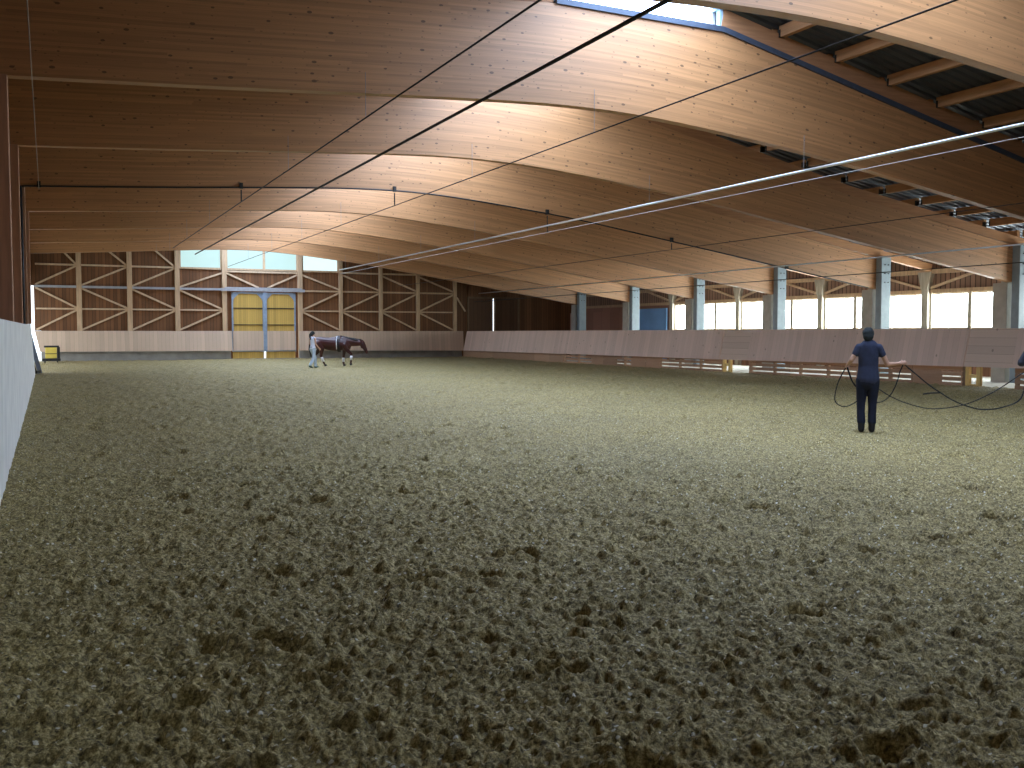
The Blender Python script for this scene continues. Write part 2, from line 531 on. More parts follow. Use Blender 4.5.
build_ground()
tag(MB().box(-1.0, 25.0, -6, 60.0, -0.55, -0.20).build('floor_base', 'sand'), 'sand bed under the arena surface', 'floor', kind='structure')
tag(MB().box(25.0, 33.4, -6, 60.0, -0.55, -0.14).build('floor_corridor', 'concrete_light'), 'pale floor of the passage behind the right kick boards', 'floor', kind='structure')
tag(MB().box(-40, -1.0, 10, 90.0, -0.6, -0.10).box(-1.0, 34, 60.4, 90, -0.6, -0.10).build('floor_outside', 'outside'), 'pale paving outside the left door opening', 'floor', kind='structure')

# ------------------------------------------------------------------ roof
def deck_profile():
    """ribbed sheet, ribs run down the slope; one mesh for each side of the skylight"""
    for x0, x1, nm in ((-1.4, SKX0 - 0.05, 'ceiling_left'), (SKX1 + 0.05, 34.4, 'ceiling_right')):
        xs = [x0] + [p[0] for p in ROOF if x0 < p[0] < x1] + [x1]
        ys = []; zs = []
        y = -6.0
        while y < 60.3:
            ys += [y, y + 0.10, y + 0.13, y + 0.25]; zs += [0, 0, 0.05, 0.05]
            y += 0.28
        mb = MB()
        n = len(ys)
        for x in xs:
            for yy, zz in zip(ys, zs): mb.v.append((x, yy, interp(x, ROOF) + zz + 0.21))
        for i in range(len(xs) - 1):
            for k in range(n - 1):
                mb.f.append((i * n + k, i * n + k + 1, (i + 1) * n + k + 1, (i + 1) * n + k))
        o = mb.build(nm, 'deck')
        tag(o, 'dark ribbed metal roof sheeting', 'roof', kind='structure')
        yield nm, o
DECK = dict(deck_profile())

# purlins: short timbers between the frames, under the sheeting
FRAMES = YB + [YEND + 0.1]
for j, x in enumerate([14.5, 16.1, 17.7, 19.3, 20.9, 22.5, 24.1, 25.7, 27.3, 28.9]):
    z = interp(x, ROOF)
    for i in range(1, 10):
        if i < 2: continue
        y0, y1 = FRAMES[i] + 0.1, FRAMES[i + 1] - 0.1
        if (j, i) in (): continue
        p = MB().bar((x, y0, z + 0.08), (x, y1, z + 0.08), 0.13, 0.24).build('purlin', 'purlin', DECK['ceiling_right'])
        for yy in (y0 + 0.35, y1 - 0.35):
            pass
        MB().box(x - 0.072, x + 0.072, y1 - 0.05, y1, z - 0.045, z + 0.12).build('joist_hanger', 'dark_metal', p)
        MB().box(x - 0.072, x + 0.072, y0, y0 + 0.05, z - 0.045, z + 0.12).build('joist_hanger', 'dark_metal', p)
for x in (30.6, 32.1):
    z = interp(x, ROOF)
    for i in range(3, 8):
        MB().bar((x, FRAMES[i] + 0.1, z + 0.08), (x, FRAMES[i + 1] - 0.1, z + 0.08), 0.13, 0.24).build('purlin', 'purlin', DECK['ceiling_right'])

# skylight strip along the ridge
sky = empty('skylight', (0, 0, 0))
tag(sky, 'long ridge skylight of white translucent sheets in a blue-grey frame', 'skylight')
zs0, zs1 = 8.46, 8.46
for i in range(1, 10):
    MB().box(SKX0 + 0.03, SKX1 - 0.03, FRAMES[i] + 0.06, FRAMES[i + 1] - 0.02, 8.46, 8.49).build('translucent_sheet', 'skylight', sky)
for x in (SKX0, SKX1):
    MB().box(x - 0.05, x + 0.05, -1.2, 59.9, 8.38, 8.56).build('upstand', 'frame_blue', sky)
    MB().box(x - 0.04, x + 0.04, 17.1, 59.8, 7.98, 8.38).build('upstand_lining', 'white_lining', sky)
for i in range(1, 10):
    for x in (SKX0, SKX1):
        MB().box(x - 0.04, x + 0.04, FRAMES[i] - 0.06, FRAMES[i] + 0.06, 7.98, 8.40).build('frame_stub', 'frame_blue', sky)
    MB().box(SKX0 + 0.05, SKX1 - 0.05, FRAMES[i] - 0.04, FRAMES[i] + 0.04, 8.40, 8.50).build('glazing_bar', 'frame_blue', sky)

# glulam frames
def beam_mesh(name):
    xs = list(np.arange(-1.1, 30.01, 0.45)) + [30.05]
    w = 0.11
    mb = MB(); uv = []
    me = bpy.data.meshes.new(name)
    vs = []; 
    nl = 1
    for x in xs:
        b, t = bot(x), interp(x, TOP)
        vs += [(x, -w, b), (x, -w, t), (x, w, b), (x, w, t)]
    fs = []; uvs = []
    for i in range(len(xs) - 1):
        a = i * 4; c = a + 4
        x0, x1 = xs[i], xs[i + 1]
        b0, t0, b1, t1 = vs[a][2], vs[a + 1][2], vs[c][2], vs[c + 1][2]
        fs.append((a, c, c + 1, a + 1)); uvs.append([(x0, 0), (x1, 0), (x1, t1 - b1), (x0, t0 - b0)])
        fs.append((a + 2, a + 3, c + 3, c + 2)); uvs.append([(x0, 0), (x0, t0 - b0), (x1, t1 - b1), (x1, 0)])
        fs.append((a, a + 2, c + 2, c)); uvs.append([(x0, 0.01), (x0, 0.03), (x1, 0.03), (x1, 0.01)])
        fs.append((a + 1, c + 1, c + 3, a + 3)); uvs.append([(x0, 1.01), (x1, 1.01), (x1, 1.03), (x0, 1.03)])
    e = (len(xs) - 1) * 4
    fs.append((0, 1, 3, 2)); uvs.append([(0, 0), (0, 1), (.2, 1), (.2, 0)])
    fs.append((e, e + 2, e + 3, e + 1)); uvs.append([(0, 0), (.2, 0), (.2, 1), (0, 1)])
    me.from_pydata(vs, [], fs)
    ul = me.uv_layers.new(name='UVMap')
    k = 0
    for u in uvs:
        for q in u:
            ul.data[k].uv = q; k += 1
    me.materials.append(M['glulam'])
    return me

BM = beam_mesh('glulam_beam')
beam_labels = {
    1: None,
    2: 'huge curved glulam beam overhead, nearest the viewer, at the top right of the view',
    3: 'curved glulam beam second from the viewer, just beyond the bright skylight opening',
    4: 'curved glulam beam third from the viewer, ending at the rightmost grey column',
    5: 'curved glulam beam with a black pipe running along its lower edge',
    6: 'curved glulam beam directly beyond the one that carries the black pipe',
    7: 'curved glulam beam second beyond the one that carries the black pipe',
    8: 'curved glulam beam third beyond the one that carries the black pipe',
    9: 'farthest curved glulam beam but one, third from the gable wall',
}
ord_lab = ['nearest', '', '']
nb = len(YB)
for i, y in enumerate(YB):
    if i < 1: continue
    root = empty('glulam_beam', (0, y, 0))
    face = bpy.data.objects.new('beam_body', BM); COL.objects.link(face); face.parent = root
    # metal flashing on the top edge and the timber rafter that sits on it
    mb = MB()
    for (xa, xb) in ((8.95, 12.92), (12.92, 22.5), (22.5, 29.9)):
        mb.bar((xa, 0, interp(xa, TOP) + 0.03), (xb, 0, interp(xb, TOP) + 0.03), 0.34, 0.11)
    if i <= 3: mb.build('edge_flashing', 'flashing', root)
    mb = MB()
    for (xa, xb) in ((12.95, 22.5), (22.5, 33.2)):
        za, zb = interp(xa, TOP), interp(xb, ROOF) - .45
        if i <= 3: mb.bar((xa, 0, za + 0.29), (xb, 0, zb + 0.29), 0.16, 0.40)
        else: mb.bar((xa, 0, za + 0.15), (xb, 0, zb + 0.15), 0.16, 0.30)
    mb.bar((-1.2, 0, interp(-1.2, TOP) + .24), (8.9, 0, interp(8.9, TOP) + .24), 0.16, 0.44)
    mb.build('rafter', 'rafter', root)
    lab = {1: 'curved glulam beam above and just behind the viewer', 2: beam_labels[2], 3: beam_labels[3], 4: beam_labels[4], 5: beam_labels[5],
           6: beam_labels[6], 7: beam_labels[7], 8: 'curved glulam beam, second from the far gable wall',
           9: 'farthest curved glulam beam, its arch cutting across the gable windows'}[i]
    tag(root, lab, 'roof beam', 'glulam roof beams')

# right-hand columns with a fork that holds the beam end
col_labels = {3: 'grey column out of view on the near right', 4: 'grey forked column at the far right edge of the picture',
    5: 'grey forked column behind the woman in navy', 6: 'grey forked column, third from the right',
    7: 'grey forked column, fourth from the right', 8: 'grey forked column standing left of the blue panel',
    9: 'farthest forked column, dark against the brown passage wall'}
for i in range(2, nb):
    y = YB[i]
    root = empty('forked_column', (XC, y, 0))
    MB().box(-0.28, 0.22, 0.05, 0.62, -0.2, bot(30.0) - 0.02).build('shaft', 'column_grey', root, bevel=0.02)
    MB().box(-0.28, 0.22, -0.42, -0.12, -0.2, 4.60).build('fork_arm', 'column_blue', root, bevel=0.02)
    MB().box(-0.28, 0.22, 0.12, 0.30, bot(30.0) - 0.02, 4.60).build('fork_arm', 'column_grey', root, bevel=0.02)
    bb = MB()
    for z in (3.6, 3.95, 4.3):
        for x in (-0.12, 0.06):
            bb.tube([(x, -0.455, z), (x, -0.42, z)], 0.022, 8)
    bb.build('bolt', 'dark_metal', root)
    tag(root, {2: 'grey forked column beyond the right edge of the picture, nearest the viewer', 3: 'grey forked column just beyond the right edge of the picture'}.get(i, col_labels.get(i)), 'column', 'forked columns along the right passage')

# left-hand timber columns
lcol = {2: 'timber column at the extreme left edge, nearest the viewer', 3: 'brown timber column at the left edge of the picture, its top at the second beam',
        4: 'brown timber column on the left, second from the picture edge', 5: 'timber column on the left with the black drop pipe beside it'}
for i in range(1, 8):
    y = YB[i]
    xf = XL if i < 7 else -0.80
    root = empty('timber_column', (xf, y, 0))
    MB().box(-0.89 - xf, 0, -0.17, 0.17, -0.2 if i != 6 else 1.88, 5.5).build('column_body', 'left_post', root, bevel=0.012)
    tag(root, {1: 'timber column beside the viewer on the left'}.get(i, lcol.get(i, 'timber column far down the left wall, %s the open side door' % {6: 'before', 7: 'at the near jamb of', 8: 'in the middle of', 9: 'at the far jamb of'}.get(i, 'near'))), 'column', 'timber columns along the left wall')

# ------------------------------------------------------------------ left wall and its kick boards
lw = MB()
lw.box(-1.10, -0.90, -6, 43.0, -0.2, 7.9)
lw.box(-1.10, -0.90, 43.0, 60.2, 4.2, 7.9)
tag(lw.build('wall_left', 'cladding_y'), 'brown boarded wall on the left side', 'wall', kind='structure')

def kick_panel(name, stations, mat, t=0.05):
    """stations: (y, x_bottom, z_bottom, x_top, z_top); a board wall of real thickness"""
    mb = MB()
    for (y, xb, zb, xt, zt) in stations:
        mb.v += [(xb, y, zb), (xt, y, zt), (xt + t, y, zt), (xb + t, y, zb)]
    for i in range(len(stations) - 1):
        a = i * 4; b = a + 4
        for k in range(4):
            k2 = (k + 1) % 4
            mb.f.append((a + k, a + k2, b + k2, b + k))
    mb.f.append((0, 1, 2, 3)); e = (len(stations) - 1) * 4
    mb.f.append((e + 3, e + 2, e + 1, e))
    return mb.build(name, mat)

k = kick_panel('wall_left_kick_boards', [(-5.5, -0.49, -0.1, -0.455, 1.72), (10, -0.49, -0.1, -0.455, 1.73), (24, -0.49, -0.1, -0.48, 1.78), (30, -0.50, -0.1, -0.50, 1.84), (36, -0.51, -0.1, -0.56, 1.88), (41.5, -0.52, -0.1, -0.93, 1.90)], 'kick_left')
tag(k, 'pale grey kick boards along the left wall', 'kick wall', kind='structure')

# sliding door frame leaning beside the open doorway
g = empty('sliding_door_frame', (-0.72, 42.0, 0))
MB().bar((-0.20, 0.0, 1.85), (0.26, 0.0, 0.0), 0.10, 0.10, (0, 1, 0)).build('upright', 'dark_metal', g)
MB().bar((-0.02, 0.5, 1.9), (0.40, 0.5, 0.0), 0.16, 0.12, (0, 1, 0)).build('upright', 'steel_blue', g)
MB().bar((0.26, 0.0, 0.06), (0.40, 0.5, 0.06), 0.10, 0.10).build('foot_rail', 'dark_metal', g)
MB().bar((-0.20, 0.0, 1.8), (-0.20, 0.0, 4.3), 0.14, 0.14, (0, 1, 0)).build('hanging_post', 'steel_blue', g)
tag(g, 'blue-grey steel sliding door frame leaning at the far end of the left kick boards', 'door frame')

# ------------------------------------------------------------------ far gable wall
gw = empty('wall_far', (0, YEND, 0))
tag(gw, 'far gable wall of dark boards with pale posts and braces', 'wall', kind='structure')
PX = [-0.70, 1.63, 4.29, 6.90, 9.58, 14.13, 16.70, 19.32, 21.85, 24.45]
mb = MB()
def roofz(x): return interp(x, ROOF) + 0.2
# cladding: one sheet with the window and gate openings left free
def clad(x0, x1, z0, z1f):
    n = max(1, int((x1 - x0) / 1.0))
    xs = [x0 + (x1 - x0) * i / n for i in range(n + 1)]
    for a, b in zip(xs[:-1], xs[1:]):
        mb.add([(a, 0.12, z0), (b, 0.12, z0), (b, 0.12, z1f(b)), (a, 0.12, z1f(a)), (a, 0.2, z0), (b, 0.2, z0), (b, 0.2, z1f(b)), (a, 0.2, z1f(a))],
               [(0, 1, 2, 3), (7, 6, 5, 4), (0, 4, 5, 1), (3, 2, 6, 7), (1, 5, 6, 2), (0, 3, 7, 4)])
WZ0, WZ1 = 5.36, 7.3
clad(-0.66, -0.34, 1.70, roofz)
clad(-0.34, 6.95, -0.2, roofz)
clad(-1.1, -0.66, 4.2, roofz)
clad(6.95, 10.04, -0.2, lambda x: WZ0)
clad(10.04, 13.83, 3.96, lambda x: WZ0)
clad(13.83, 16.7, -0.2, lambda x: WZ0)
clad(6.95, 16.7, WZ1, roofz)
clad(16.7, 25.45, -0.2, roofz)
clad(25.35, 29.2, 3.9, roofz)
clad(29.2, 33.6, -0.2, roofz)
mb.build('cladding', 'cladding', gw)
for x in PX[1:-1] + [24.45]:
    w = 0.27 if x < 16 else 0.22
    if x > 30: w = 0.1
    zt = roofz(x) - 0.05
    MB().box(x - w / 2, x + w / 2, -0.10, 0.12, 0.0 if x < 25 else 0, zt).build('post', 'post', gw, bevel=0.01)
# rails and braces
def rail(x0, x1, z, h=0.09, mat='brace', y=0.03):
    MB().box(x0, x1, y - 0.03, y + 0.09, z - h / 2, z + h / 2).build('rail', mat, gw)
def brace(xa, za, xb, zb):
    MB().bar((xa, 0.02, za), (xb, 0.02, zb), 0.09, 0.10, (0, 0, 1)).build('brace', 'brace', gw)
Z1, Z2, Z3, Z4, Z5 = 1.70, 2.93, 4.17, 5.40, 6.60
rail(-0.64, 9.5, Z3, 0.13, 'steel_grey', -0.06); rail(14.2, 24.4, Z3, 0.10, 'post')
rail(9.58, 14.2, Z3 + 0.03, 0.24, 'steel_grey', -0.1)
bays_l = [(PX[i] + 0.13, PX[i + 1] - 0.13) for i in range(4)]
for n, (a, b) in enumerate(bays_l):
    rail(a, b, Z2)
    if n < 3: rail(a, b, Z4, 0.10)
    if n < 3: brace(a + 0.9, Z5 + 0.1, b, Z4 + 0.04)
    brace(b, Z4 - 0.06 if n < 3 else 5.15, a, Z3 + 0.1)
    brace(a, Z3 - 0.08, b, Z2 + 0.06)
    brace(b, Z2 - 0.06, a, Z1 + 0.06)
    MB().box(b - 0.14, b + 0.02, -0.06, 0.03, Z2 - 0.14, Z2 + 0.14).build('gusset', 'post', gw)
brace(9.72, 5.15, 11.6, 4.32); brace(13.98, 5.15, 12.15, 4.32)
rail(9.72, 13.98, 5.26, 0.1)
bays_r = [(14.27, 16.58), (16.82, 19.2), (19.44, 21.73), (21.97, 24.33)]
for n, (a, b) in enumerate(bays_r):
    rail(a, b, Z2, 0.08)
    if n: rail(a, b, Z4 - 0.05, 0.10)
    brace(a, (5.15 if n == 0 else 5.2), b, Z3 + 0.12)
    brace(b, Z3 - 0.1, a, Z2 + 0.06)
    brace(a, Z2 - 0.06, b, Z1 + 0.06)
# braces in the passage bay
brace(24.6, 3.9, 25.2, 3.0)

# gable windows
def gable_window(n, x0, x1, mull, mat, label):
    w = empty('window_%d' % n, ((x0 + x1) / 2, YEND, WZ0))
    cx = (x0 + x1) / 2
    f = MB()
    z1 = WZ1 - WZ0
    f.box(x0 - cx, x1 - cx, 0.0, 0.12, -0.02, 0.09).box(x0 - cx, x1 - cx, 0.0, 0.12, z1 - 0.08, z1)
    f.box(x0 - cx, x0 - cx + 0.08, 0.0, 0.12, 0.09, z1 - 0.08).box(x1 - cx - 0.08, x1 - cx, 0.0, 0.12, 0.09, z1 - 0.08)
    edges = [x0 - cx + 0.08] + ([m - cx for m in mull]) + [x1 - cx - 0.08]
    for m_ in mull:
        f.box(m_ - cx - 0.07, m_ - cx + 0.07, 0.0, 0.12, 0.09, z1 - 0.08)
    f.build('window_frame', 'post', w)
    for a, b in zip(edges[:-1], edges[1:]):
        MB().box(a + 0.0, b - 0.0, 0.07, 0.09, 0.09, z1 - 0.08).build('pane', mat, w)
    tag(w, label, 'window', kind='structure')
gable_window(1, 7.04, 9.45, [], 'end_glow', 'pale turquoise gable window, leftmost')
gable_window(2, 9.71, 14.0, [11.95], 'end_glow', 'double turquoise gable window above the yellow gate')
gable_window(3, 14.26, 16.58, [], 'end_glow2', 'bright gable window right of the gate, cut by the arch')

# gable kick boards: left run, right run
kk = MB(); 
def kick_x(x0, x1, z0l, z0r, name, mat='kick_x', parent=None, lean=0.12, y=-0.45):
    m_ = MB()
    m_.add([(x0, y, z0l), (x1, y, z0r), (x1, y + lean, 1.69), (x0, y + lean, 1.69), (x0, y + 0.05, z0l), (x1, y + 0.05, z0r), (x1, y + 0.05 + lean, 1.69), (x0, y + 0.05 + lean, 1.69)],
           [(0, 1, 2, 3), (7, 6, 5, 4), (0, 4, 5, 1), (3, 2, 6, 7), (1, 5, 6, 2), (0, 3, 7, 4)])
    return m_.build(name, mat, parent)
o = kick_x(-0.66, 9.93, 0.53, 0.50, 'wall_far_kick_boards_left')
for vv in o.data.vertices:
    if vv.co.x < 0 and vv.co.z < 1: vv.co.x = -0.42; o.location = (0, YEND, 0)
tag(o, 'pale upright kick boards of the gable left of the gate', 'kick wall', kind='structure')
o = kick_x(13.96, 24.9, 0.49, 0.40, 'wall_far_kick_boards_right'); o.location = (0, YEND, 0)
tag(o, 'pale upright kick boards of the gable behind the horse', 'kick wall', kind='structure')
o = MB().box(-0.36, 9.9, -0.12, 0.1, -0.2, 0.60).box(14.0, 24.9, -0.12, 0.1, -0.2, 0.60).build('wall_far_sill', 'concrete')
o.location = (0, YEND, 0)
tag(o, 'grey concrete sill under the gable kick boards', 'wall base', kind='structure')

# gate: two yellow leaves in steel tube frames
gate = empty('door_1', (11.95, YEND - 0.12, 0))
MB().box(-2.1, 2.0, 0.0, 0.35, -0.25, 0.03).build('threshold', 'concrete', gate)
tag(gate, 'yellow two-leaf gate with blue-grey steel frames in the gable', 'gate', kind='structure')
def leaf(x0, x1, hinge):
    lf = empty('gate_leaf', (0, 0, 0)); lf.parent = gate
    MB().box(x0 + 0.04, x1 - 0.04, 0.03, 0.07, 0.02, 3.98).build('yellow_panel', 'yellow_ply', lf)
    fr = MB()
    fr.box(x0, x0 + 0.09, -0.04, 0.03, 0.44, 4.02).box(x1 - 0.09, x1, -0.04, 0.03, 0.44, 4.02)
    fr.box(x0, x1, -0.04, 0.03, 3.93, 4.02).box(x0, x1, -0.05, 0.03, 0.44, 0.52)
    for xx, s in ((x0 + 0.09, 1), (x1 - 0.09, -1)):
        fr.prism([(xx, 3.93), (xx + s * 0.34, 3.93), (xx + s * 0.2, 3.80), (xx + s * 0.07, 3.66), (xx, 3.50)][::s], 1, -0.02, 0.02)
    fr.build('steel_frame', 'steel_blue', lf)
    MB().box(x0 + 0.09, x1 - 0.09, -0.02, 0.03, 3.04, 3.09).box(x0 + 0.09, x1 - 0.09, -0.02, 0.03, 2.04, 2.09).build('cross_rail', 'dark_metal', lf)
    MB().box(x0 + 0.05, x1 - 0.05, -0.10, -0.05, 0.50, 1.69).build('kick_board', 'kick_x', lf)
leaf(-1.98, -0.06, -1); leaf(0.0, 1.86, 1)
MB().box(-0.13, 0.09, -0.13, -0.04, 0.46, 4.02).build('meeting_stile', 'steel_blue', gate)
MB().tube([(-0.12, -0.10, -0.05), (-0.12, -0.10, 0.5)], 0.025, 8).build('drop_bolt', 'galvanised', gate)
rl = MB().box(-2.6, 2.4, -0.16, -0.10, 4.08, 4.24)
rl.build('sliding_rail', 'steel_grey', gate)

# passage doors in the gable, daylight between the two leaves
pd = empty('door_2', (27.3, YEND, 0))
tag(pd, 'pair of dark sliding doors with daylight in the slit between them', 'door', kind='structure')
for a, b in ((-1.95, -0.09), (0.02, 1.92)):
    q = MB().box(a, b, 0.02, 0.08, 0, 4.0).build('door_leaf', 'dark_door', pd)
    fr = MB().box(a, a + 0.12, -0.04, 0.02, 0, 4.0).box(b - 0.12, b, -0.04, 0.02, 0, 4.0).box(a + .12, b - .12, -0.04, 0.02, 3.88, 4.0)
    fr.build('leaf_frame', 'door_trim', q)

# ------------------------------------------------------------------ right kick boards, fence and openings
def zb(y): return float(np.interp(y, [16, 20.3, 25.6, 31, 42, 60], [0.60, 0.575, 0.54, 0.50, 0.47, 0.40]))
def rk(y0, y1, mat, name, label, dx=0.0):
    n = max(1, int((y1 - y0) / 3))
    st = []
    for i in range(n + 1):
        y = y0 + (y1 - y0) * i / n
        st.append((y, XK - 0.06 + dx, zb(y), XK + 0.20 + dx, 1.69 + 0.03 * (60 - y) / 42))
    o = kick_panel(name, st, mat)
    tag(o, label, 'kick wall', kind='structure')
    return o
rk(-5.5, 18.85, 'kick_y', 'wall_right_kick_boards_near', 'reddish kick boards at the right edge, nearest the viewer')
rk(20.5, 30.55, 'kick_y', 'wall_right_kick_boards_middle', 'reddish kick boards behind the woman in navy')
rk(32.3, 59.5, 'kick_y', 'wall_right_kick_boards_far', 'reddish kick boards running to the far right corner')
o = rk(18.87, 20.48, 'kick_horizontal', 'door_3', 'horizontally planked door in the right kick boards, near the right edge', 0.02)
o['category'] = 'door'
o = rk(30.57, 32.28, 'kick_horizontal', 'door_4', 'horizontally planked door in the right kick boards above the small bright opening', 0.02)
o['category'] = 'door'

def fence(y0, y1, ps, label):
    f = empty('slatted_fence', (XK + 0.12, y0, 0))
    Lh = y1 - y0
    for z in (0.02, 0.185, 0.35, 0.50):
        nseg = max(1, round(Lh / 4.8))
        for s_ in range(nseg):
            a = Lh * s_ / nseg; b = Lh * (s_ + 1) / nseg
            MB().box(-0.015, 0.015, a, b - 0.01, z - 0.06, z + 0.055 if z < .45 else z + 0.08).build('slat', 'slat', f)
    n = max(2, int(Lh / ps) + 1)
    for i in range(n):
        y = (Lh - 0.1) * i / (n - 1)
        MB().box(0.015, 0.10, y, y + 0.10, -0.15, 0.62).build('fence_post', 'slat', f)
    # solid back boards here and there
    r = random.Random(int(y0 * 10))
    y = 0.8
    while y < Lh - 1.5:
        if r.random() < (0.12 if y0 + y < 36 else 0.45):
            MB().box(0.02, 0.05, y, y + 1.2, -0.05, 0.56).build('back_board', 'slat', f)
        y += 1.25
    tag(f, label, 'fence')
fence(20.62, 30.6, 1.25, 'low slatted timber fence under the right kick boards, behind the woman')
fence(32.25, 45.9, 1.45, 'low slatted timber fence left of the small bright opening under the kick boards')
fence(10.0, 18.88, 1.3, 'low yellowish slatted fence under the kick boards at the right edge')
# closed board under the far kick boards
o = MB().box(XK + 0.10, XK + 0.16, 45.95, 59.9, -0.2, 0.60).build('wall_right_base_board', 'slat')
tag(o, 'closed brown base board under the far right kick boards', 'wall base', kind='structure')

def opening_frame(y0, y1, label):
    f = empty('opening_frame', (XK + 0.10, y0, 0))
    MB().box(-0.04, 0.08, y1 - y0 - 0.12, y1 - y0, -0.15, 0.60).build('post', 'yellow_wood', f)
    MB().box(-0.04, 0.08, y1 - y0 - 0.50, y1 - y0 - 0.38, -0.12, 0.60).build('post', 'yellow_wood', f)
    MB().box(-0.02, 0.06, y1 - y0 - 0.38, y1 - y0 - 0.12, -0.12, 0.05).build('rung', 'yellow_wood', f)
    MB().box(-0.02, 0.06, y1 - y0 - 0.38, y1 - y0 - 0.12, 0.24, 0.34).build('rung', 'yellow_wood', f)
    MB().box(-0.10, 0.5, 0.0, y1 - y0 - 0.5, -0.17, -0.06).build('threshold', 'concrete_light', f)
    tag(f, label, 'frame')
opening_frame(18.92, 20.5, 'yellow timber frame of the low opening near the right edge')
opening_frame(30.7, 32.2, 'yellow timber frame of the small bright opening under the kick boards')

# ------------------------------------------------------------------ outer right wall with windows
ow = empty('wall_right', (XO, 0, 0))
tag(ow, 'outer right wall of the passage with a band of windows', 'wall', kind='structure')
MB().box(0.0, 0.12, -6, 60.1, -0.3, 1.72).build('lower_boarding', 'cladding_y', ow)
MB().box(0.0, 0.12, -6, 60.1, 3.36, 4.75).build('eave_boarding', 'eave_y', ow)
MB().box(0.0, 0.12, -6, 17.0, 1.72, 3.36).box(0.0, 0.12, 48.2, 60.1, 1.72, 3.36).build('closed_boarding', 'dark_board', ow)
MB().box(-0.12, 0.0, -6, 60.1, 3.24, 3.40).build('lintel', 'post', ow)
MB().box(-0.12, 0.0, 16.8, 48.3, 1.64, 1.75).build('sill', 'post', ow)
MB().box(-0.20, 0.0, -6, 60.1, 4.05, 4.25).build('wall_plate', 'post', ow)
PY = [17.1, 23.3, 29.45, 35.6, 41.75, 47.85]
for y in PY:
    MB().box(-0.22, 0.02, y - 0.16, y + 0.16, -0.2, 4.1).build('post', 'post_grey', ow, bevel=0.01)
    MB().prism([(y - 0.16, 3.4), (y + 0.16, 3.4), (y + 0.34, 4.12), (y - 0.34, 4.12)], 0, -0.26, 0.0).build('post_head', 'post_grey', ow)
    for s in (-1, 1):
        MB().bar((-0.10, y + s * 0.25, 3.46), (-0.10, y + s * 2.6, 4.08), 0.10, 0.10).build('brace', 'brace', ow)
wn_ = 4
for i in range(5):
    ya, yb = PY[i] + 0.16, PY[i + 1] - 0.16
    w = empty('window_%d' % wn_, (XO, (ya + yb) / 2, 1.75)); cy = (ya + yb) / 2
    m1, m2 = ya + (yb - ya) / 3, ya + 2 * (yb - ya) / 3
    fr = MB()
    for a, b in ((ya, ya + .08), (m1 - 0.09, m1 + 0.09), (m2 - 0.09, m2 + 0.09), (yb - 0.08, yb)):
        fr.box(-0.06, 0.09, a - cy, b - cy, 0.0, 1.5)
    for a, b in ((ya + .08, m1 - .09), (m1 + .09, m2 - .09), (m2 + .09, yb - .08)):
        fr.box(0.0, 0.09, a - cy, b - cy, 0.0, 0.07).box(0.0, 0.09, a - cy, b - cy, 1.43, 1.5)
    fr.build('window_frame', 'post_grey', w)
    for a, b in ((ya + .08, m1 - .09), (m1 + .09, m2 - .09), (m2 + .09, yb - .08)):
        MB().box(0.05, 0.065, a - cy, b - cy, 0.07, 1.43).build('pane', 'window_glow', w)
    tag(w, ['triple window of the outer right wall, beyond the right edge', 'triple white window of the right wall behind the rightmost column',
            'triple white window of the right wall behind the woman', 'triple white window of the right wall, second from the blue panel',
            'triple white window of the right wall next to the blue panel'][i], 'window', kind='structure')
    wn_ += 1
MB_ = MB().box(-0.35, -0.25, 0, 3.9, -0.1, 3.05)
bp = MB_.build('blue_panel', 'blue_panel'); bp.location = (XO, 48.15, 0)
tag(bp, 'plain blue panel in the passage behind the right kick boards', 'panel')
bw = MB().box(-0.45, -0.30, 0, 7.6, -0.1, 2.95).build('brown_partition', 'dark_board'); bw.location = (XO, 52.15, 0)
tag(bw, 'plain brown boarded partition at the far end of the passage', 'partition')
# near end wall behind the viewer
o = MB().box(-1.15, 33.6, -6.2, -6.0, -0.3, 8.6).build('wall_near', 'cladding'); tag(o, 'boarded wall behind the viewer', 'wall', kind='structure')

# ------------------------------------------------------------------ pipes and wires along the hall
def line_thing(name, pts, r, mat, label, cat, group=None, n=8):
    o = MB().tube(pts, r, n).build(name, mat, smooth=True)
    tag(o, label, cat, group)
    return o
line_thing('ceiling_cable', [(5.14, -3, 5.38), (5.14, 46, 5.38)], 0.014, 'black_pipe', 'thin dark cable under the beams, leftmost of the long dark lines', 'cable')
line_thing('ceiling_pipe', [(6.75, -3, 5.56), (6.75, 51, 5.52)], 0.029, 'black_pipe', 'thick black pipe running the length of the hall left of the skylight', 'pipe')
line_thing('ceiling_cable', [(9.79, -3, 5.53), (9.79, 59.8, 5.53)], 0.014, 'black_pipe', 'thin dark cable crossing the skylight opening and the middle of the roof', 'cable')
line_thing('ceiling_pipe', [(15.13, -3, 5.16), (15.13, 54.6, 5.16)], 0.034, 'galvanised', 'shiny white metal pipe running down the hall', 'pipe')
line_thing('ceiling_cable', [(15.13, -3, 4.94), (15.13, 54.4, 4.94)], 0.008, 'white_cord', 'thin pale cable just below the shiny metal pipe', 'cable')
line_thing('ceiling_cable', [(20.13, -3, 4.55), (20.13, 59, 4.55)], 0.010, 'black_pipe', 'faint thin cable between the shiny pipe and the right columns', 'cable')
line_thing('ceiling_pipe', [(24.0, 3, 4.0), (24.0, 55, 4.0)], 0.022, 'galvanised', 'grey metal pipe passing in front of the column heads', 'pipe')
line_thing('ceiling_cable', [(25.4, -3, 3.62), (25.4, 59, 3.62)], 0.014, 'black_pipe', 'thin dark cable crossing the right columns below the grey pipe', 'cable')
line_thing('ceiling_cable', [(-0.13, -3, 5.42), (-0.13, 29.0, 5.42)], 0.008, 'dull_cord', 'faint pale cable at the far left of the roof', 'cable')

